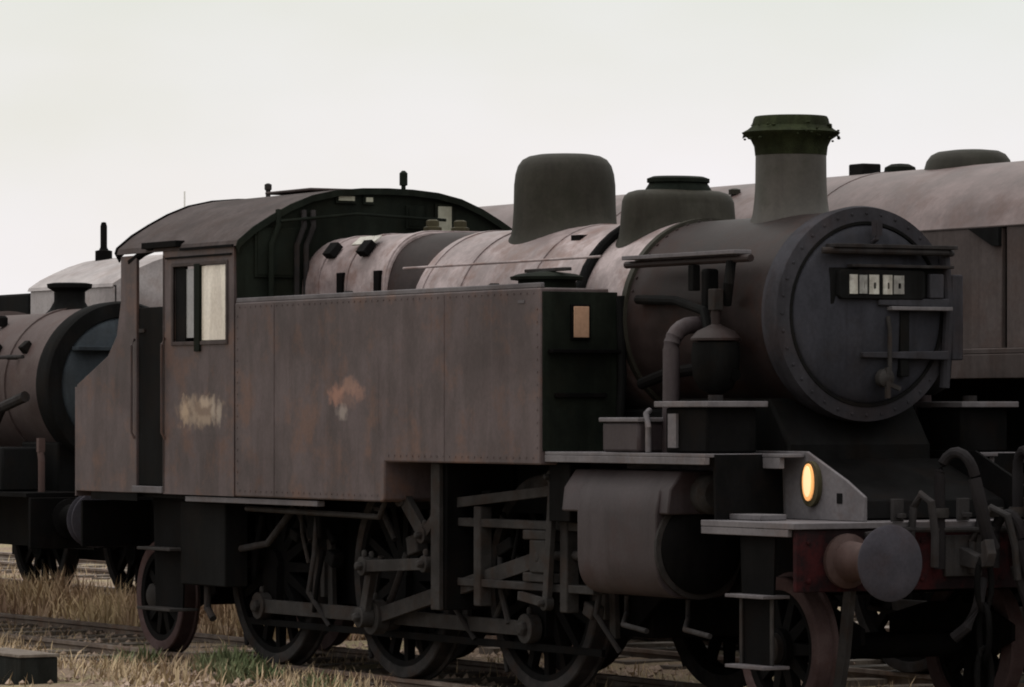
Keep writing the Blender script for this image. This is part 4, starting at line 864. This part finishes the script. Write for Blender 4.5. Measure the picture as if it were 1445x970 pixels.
for s in (-1, 1):
    MB().tube([(-22, s * .74, DZ + .25), (-13.0, s * .78, DZ + .25)], .018, 8).build('handrail', M['pipe'], D)
    MB().tube([(-12.9, s * .80, DZ - .1), (-13.3, s * .86, DZ - .2), (-13.6, s * .9, 1.64)], .05, 10).build('steam_pipe', M['pipe'], D)
    MB().box(-13.1, -12.6, min(s * .8, s * 1.15), max(s * .8, s * 1.15), 1.277, 1.66).build('sand_box', M['black'], D, .02)
    MB().box(-14.6, -14.2, min(s * .85, s * 1.15), max(s * .85, s * 1.15), 1.621, 1.95).build('lubricator', M['frame'], D, .02)
    for x in (-13.4, -14.9, -16.2): MB().tube([(x, s * .66, DZ + .25), (x, s * .76, DZ + .25)], .022, 8).build('handrail_stanchion', M['pipe'], D)
for x in (-13.3, -14.0): MB().obox((x, -.62, DZ + .34), (.10, .10, .08), (R(40), 0, 0)).build('inspection_cover', M['black'], D, .01)
MB().lathe([(.05, 0), (.05, .08), (.03, .10)], (-14.35, -.40, DZ + .54), 'z', 12).build('fitting', M['frame'], D)
for s in (-1, 1):
    MB().box(-23, -11.84, s * 1.25 if s < 0 else .62, -.62 if s < 0 else 1.25, 1.24, 1.275).build('running_plate', M['frame'], D)
    MB().box(-23, -13.2, min(s * .75, s * 1.22), max(s * .75, s * 1.22), 1.276, 1.62).build('splasher', M['black'], D, .02)
    MB().box(-23, -11.85, s * .6 - .015, s * .6 + .015, .78, 1.238).build('frame_plate', M['black'], D)
    buffer(D, -11.79, s * .87, 1.055, 1, M['frame'])
MB().box(-13.5, -12.7, -.58, .58, 1.24, 1.7).build('smokebox_saddle', M['black'], D, .02)
MB().box(-11.84, -11.79, -1.23, 1.23, .80, 1.235).build('buffer_beam', M['frame'], D, .006)
for x in (-19.6, -21.4, -23.0):
    for s in (-1, 1): chunk_wheel(w0, D, (x, s * .74, DR), s)
    MB().lathe([(.085, -.72), (.085, .72)], (x, 0, DR), 'y', 14).build('axle', M['frame'], D)
MB().tube([(-12.2, -.95, 1.276), (-12.2, -.95, 1.55), (-12.22, -.95, 1.62)], .03).box(-12.24, -12.19, -.98, -.92, 1.62, 1.74).build('lamp_bracket', M['shank'], D)

# ------------------------------------------------------------------ yard clutter
blk = MB().box(-1.0, 0, -.16, .16, -.25, .10).build('timber_block', M['tar'], None, .012)
MB().box(-1.01, .01, -.17, .17, .101, .125).build('top_board', M['timber'], blk, .004)
blk.location = (-8.12, -2.75, 0); blk.rotation_euler = (0, 0, R(0))
tag(blk, 'black tarred timber block on the ground in the lower left corner', 'timber block')
pole = MB().tube([(0, 0, -.3), (0, 0, 10)], .03, 8).build('mast', M['mast']); pole.location = (-120.41, 51.78, 0)
tag(pole, 'thin pale mast far off above the cab roof', 'mast')

# dry grass, ballast and weeds
def leafmat(name, a, b):
    m = bpy.data.materials.new(name); m.use_nodes = True; t = m.node_tree; N = t.nodes; p = N['Principled BSDF']
    n = N.new('ShaderNodeTexNoise'); n.inputs['Scale'].default_value = 1.3; n.inputs['Detail'].default_value = 4
    c = N.new('ShaderNodeTexCoord'); t.links.new(c.outputs['Object'], n.inputs['Vector'])
    r = N.new('ShaderNodeValToRGB'); r.color_ramp.elements[0].position = .35; r.color_ramp.elements[1].position = .65
    r.color_ramp.elements[0].color = a + (1,); r.color_ramp.elements[1].color = b + (1,)
    t.links.new(n.outputs['Fac'], r.inputs[0]); t.links.new(r.outputs[0], p.inputs['Base Color']); p.inputs['Roughness'].default_value = .9
    p.inputs['Specular IOR Level'].default_value = .1
    return m
MG = leafmat('dry_grass', (0.262, 0.184, 0.124), (0.426, 0.325, 0.206)); MT = leafmat('tall_grass', (0.294, 0.192, 0.138), (0.432, 0.33, 0.193)); MW = leafmat('weed_green', (.085, .11, .05), (.19, .20, .115)); MS = leafmat('ballast_stone', (0.2, 0.144, 0.112), (0.4, 0.304, 0.246))
def blade(mb, x, y, z, h, w, lean, a):
    dx, dy = math.cos(a) * lean, math.sin(a) * lean; px, py = -math.sin(a) * w, math.cos(a) * w
    mb.add([(x - px, y - py, z), (x + px, y + py, z), (x + dx * .4 + px * .7, y + dy * .4 + py * .7, z + h * .6), (x + dx * .4 - px * .7, y + dy * .4 - py * .7, z + h * .6), (x + dx, y + dy, z + h)], [(0, 1, 2, 3), (3, 2, 4)])
rg2 = random.Random(11)
gb = MB()
for i in range(26000):
    x = rg2.uniform(-34, -2.5); y = rg2.uniform(-4.6, 9)
    if y > 2.3 and x > -14: continue
    n_ = math.sin(x * 1.1 + y * 2.3) + math.sin(x * .37 - y * 1.9) + rg2.uniform(-.8, .8)
    if n_ < 0: continue
    if abs(abs(y) - .75) < .09 or abs(abs(y - TRACK2) - .75) < .09: continue
    blade(gb, x, y, GZ - .06, rg2.uniform(.06, .19), rg2.uniform(.004, .009), rg2.uniform(.02, .16), rg2.uniform(0, 2 * PI))
for i in range(9000):
    x = rg2.uniform(-20, -3.5); y = rg2.uniform(-2.4, -.86)
    if math.sin(x * 2.1 + y * 3.3) + math.sin(x * .9 - y * 2.2) + rg2.uniform(-1.0, 1.2) < .1: continue
    blade(gb, x, y, GZ - .05, rg2.uniform(.05, .20), rg2.uniform(.004, .010), rg2.uniform(.03, .2), rg2.uniform(0, 2 * PI))
gbo = gb.build('dry_grass', MG, smooth=180); gbo['kind'] = 'stuff'; gbo['label'] = 'dry straw-coloured grass across the yard floor'; gbo['category'] = 'grass'
tg = MB()
for i in range(9000):
    x = rg2.uniform(-27, -12.2); y = rg2.uniform(1.15, 2.62)
    n_ = .5 + .3 * math.sin(x * 1.7 + y * 2) + .25 * math.sin(x * .61 - y * 3)
    if n_ < rg2.uniform(-.1, .55): continue
    blade(tg, x, y, GZ - .06, rg2.uniform(.16, .44) * (.55 + .6 * n_), rg2.uniform(.006, .012), rg2.uniform(.03, .28), rg2.uniform(0, 2 * PI))
for i in range(3600):
    x = rg2.uniform(-27, -13.2); y = rg2.uniform(2.1, 2.62)
    blade(tg, x, y, GZ - .06, rg2.uniform(.2, .52) * (.8 + .25 * math.sin(x * 1.9) + .15 * math.sin(x * 4.1)), rg2.uniform(.006, .014), rg2.uniform(.03, .30), rg2.uniform(0, 2 * PI))
tgo = tg.build('tall_dry_grass', MT, smooth=180); tgo['kind'] = 'stuff'; tgo['label'] = 'tall yellow dry grass between the two tracks at left'; tgo['category'] = 'grass'
sb = MB()
for i in range(9000):
    x = rg2.uniform(-30, -1); y = rg2.uniform(-2.6, 2.2) if i % 3 else rg2.uniform(-4.5, 8)
    r = rg2.uniform(.015, .05); c = Vector((x, y, GZ - .02 + rg2.uniform(-.01, .02)))
    vs = [c + Vector((rg2.uniform(.6, 1.1) * r * a, rg2.uniform(.6, 1.1) * r * b, rg2.uniform(.5, .9) * r * d)) for a, b, d in ((1, 0, 0), (0, 1, 0), (-1, 0, 0), (0, -1, 0), (.2, .1, 1), (0, 0, -1))]
    sb.add(vs, [(0, 1, 4), (1, 2, 4), (2, 3, 4), (3, 0, 4), (1, 0, 5), (2, 1, 5), (3, 2, 5), (0, 3, 5)])
sbo = sb.build('ballast', MS, smooth=10); sbo['kind'] = 'stuff'; sbo['label'] = 'loose grey-brown ballast stones around the tracks'; sbo['category'] = 'ballast'
def weed(x, y, n, rad, hh, label, seed, mat=MW):
    q = random.Random(seed); mb = MB()
    for i in range(n):
        a, r = q.uniform(0, 2 * PI), rad * math.sqrt(q.random())
        blade(mb, r * math.cos(a), r * math.sin(a), -.06, hh * q.uniform(.5, 1.1) * (1.1 - .5 * r / rad), q.uniform(.008, .02), q.uniform(.03, .15), q.uniform(0, 2 * PI))
    o = mb.build('weed_clump', mat, smooth=180); o.location = (x, y, GZ); tag(o, label, 'weeds', 'weed clumps beside the track'); return o
weed(-8.35, -1.02, 480, .30, .30, 'larger bright green weed clump beside the rail, left of the rear driving wheel', 1)
weed(-7.55, -1.25, 330, .26, .24, 'smaller green weed clump at the bottom edge below the rear driving wheel', 2)
weed(-10.0, -1.05, 160, .25, .22, 'low olive weed clump beside the trailing wheel under the bunker', 3)
weed(-6.2, -1.35, 130, .25, .20, 'sparse green weeds at the bottom edge below the middle driving wheel', 4)
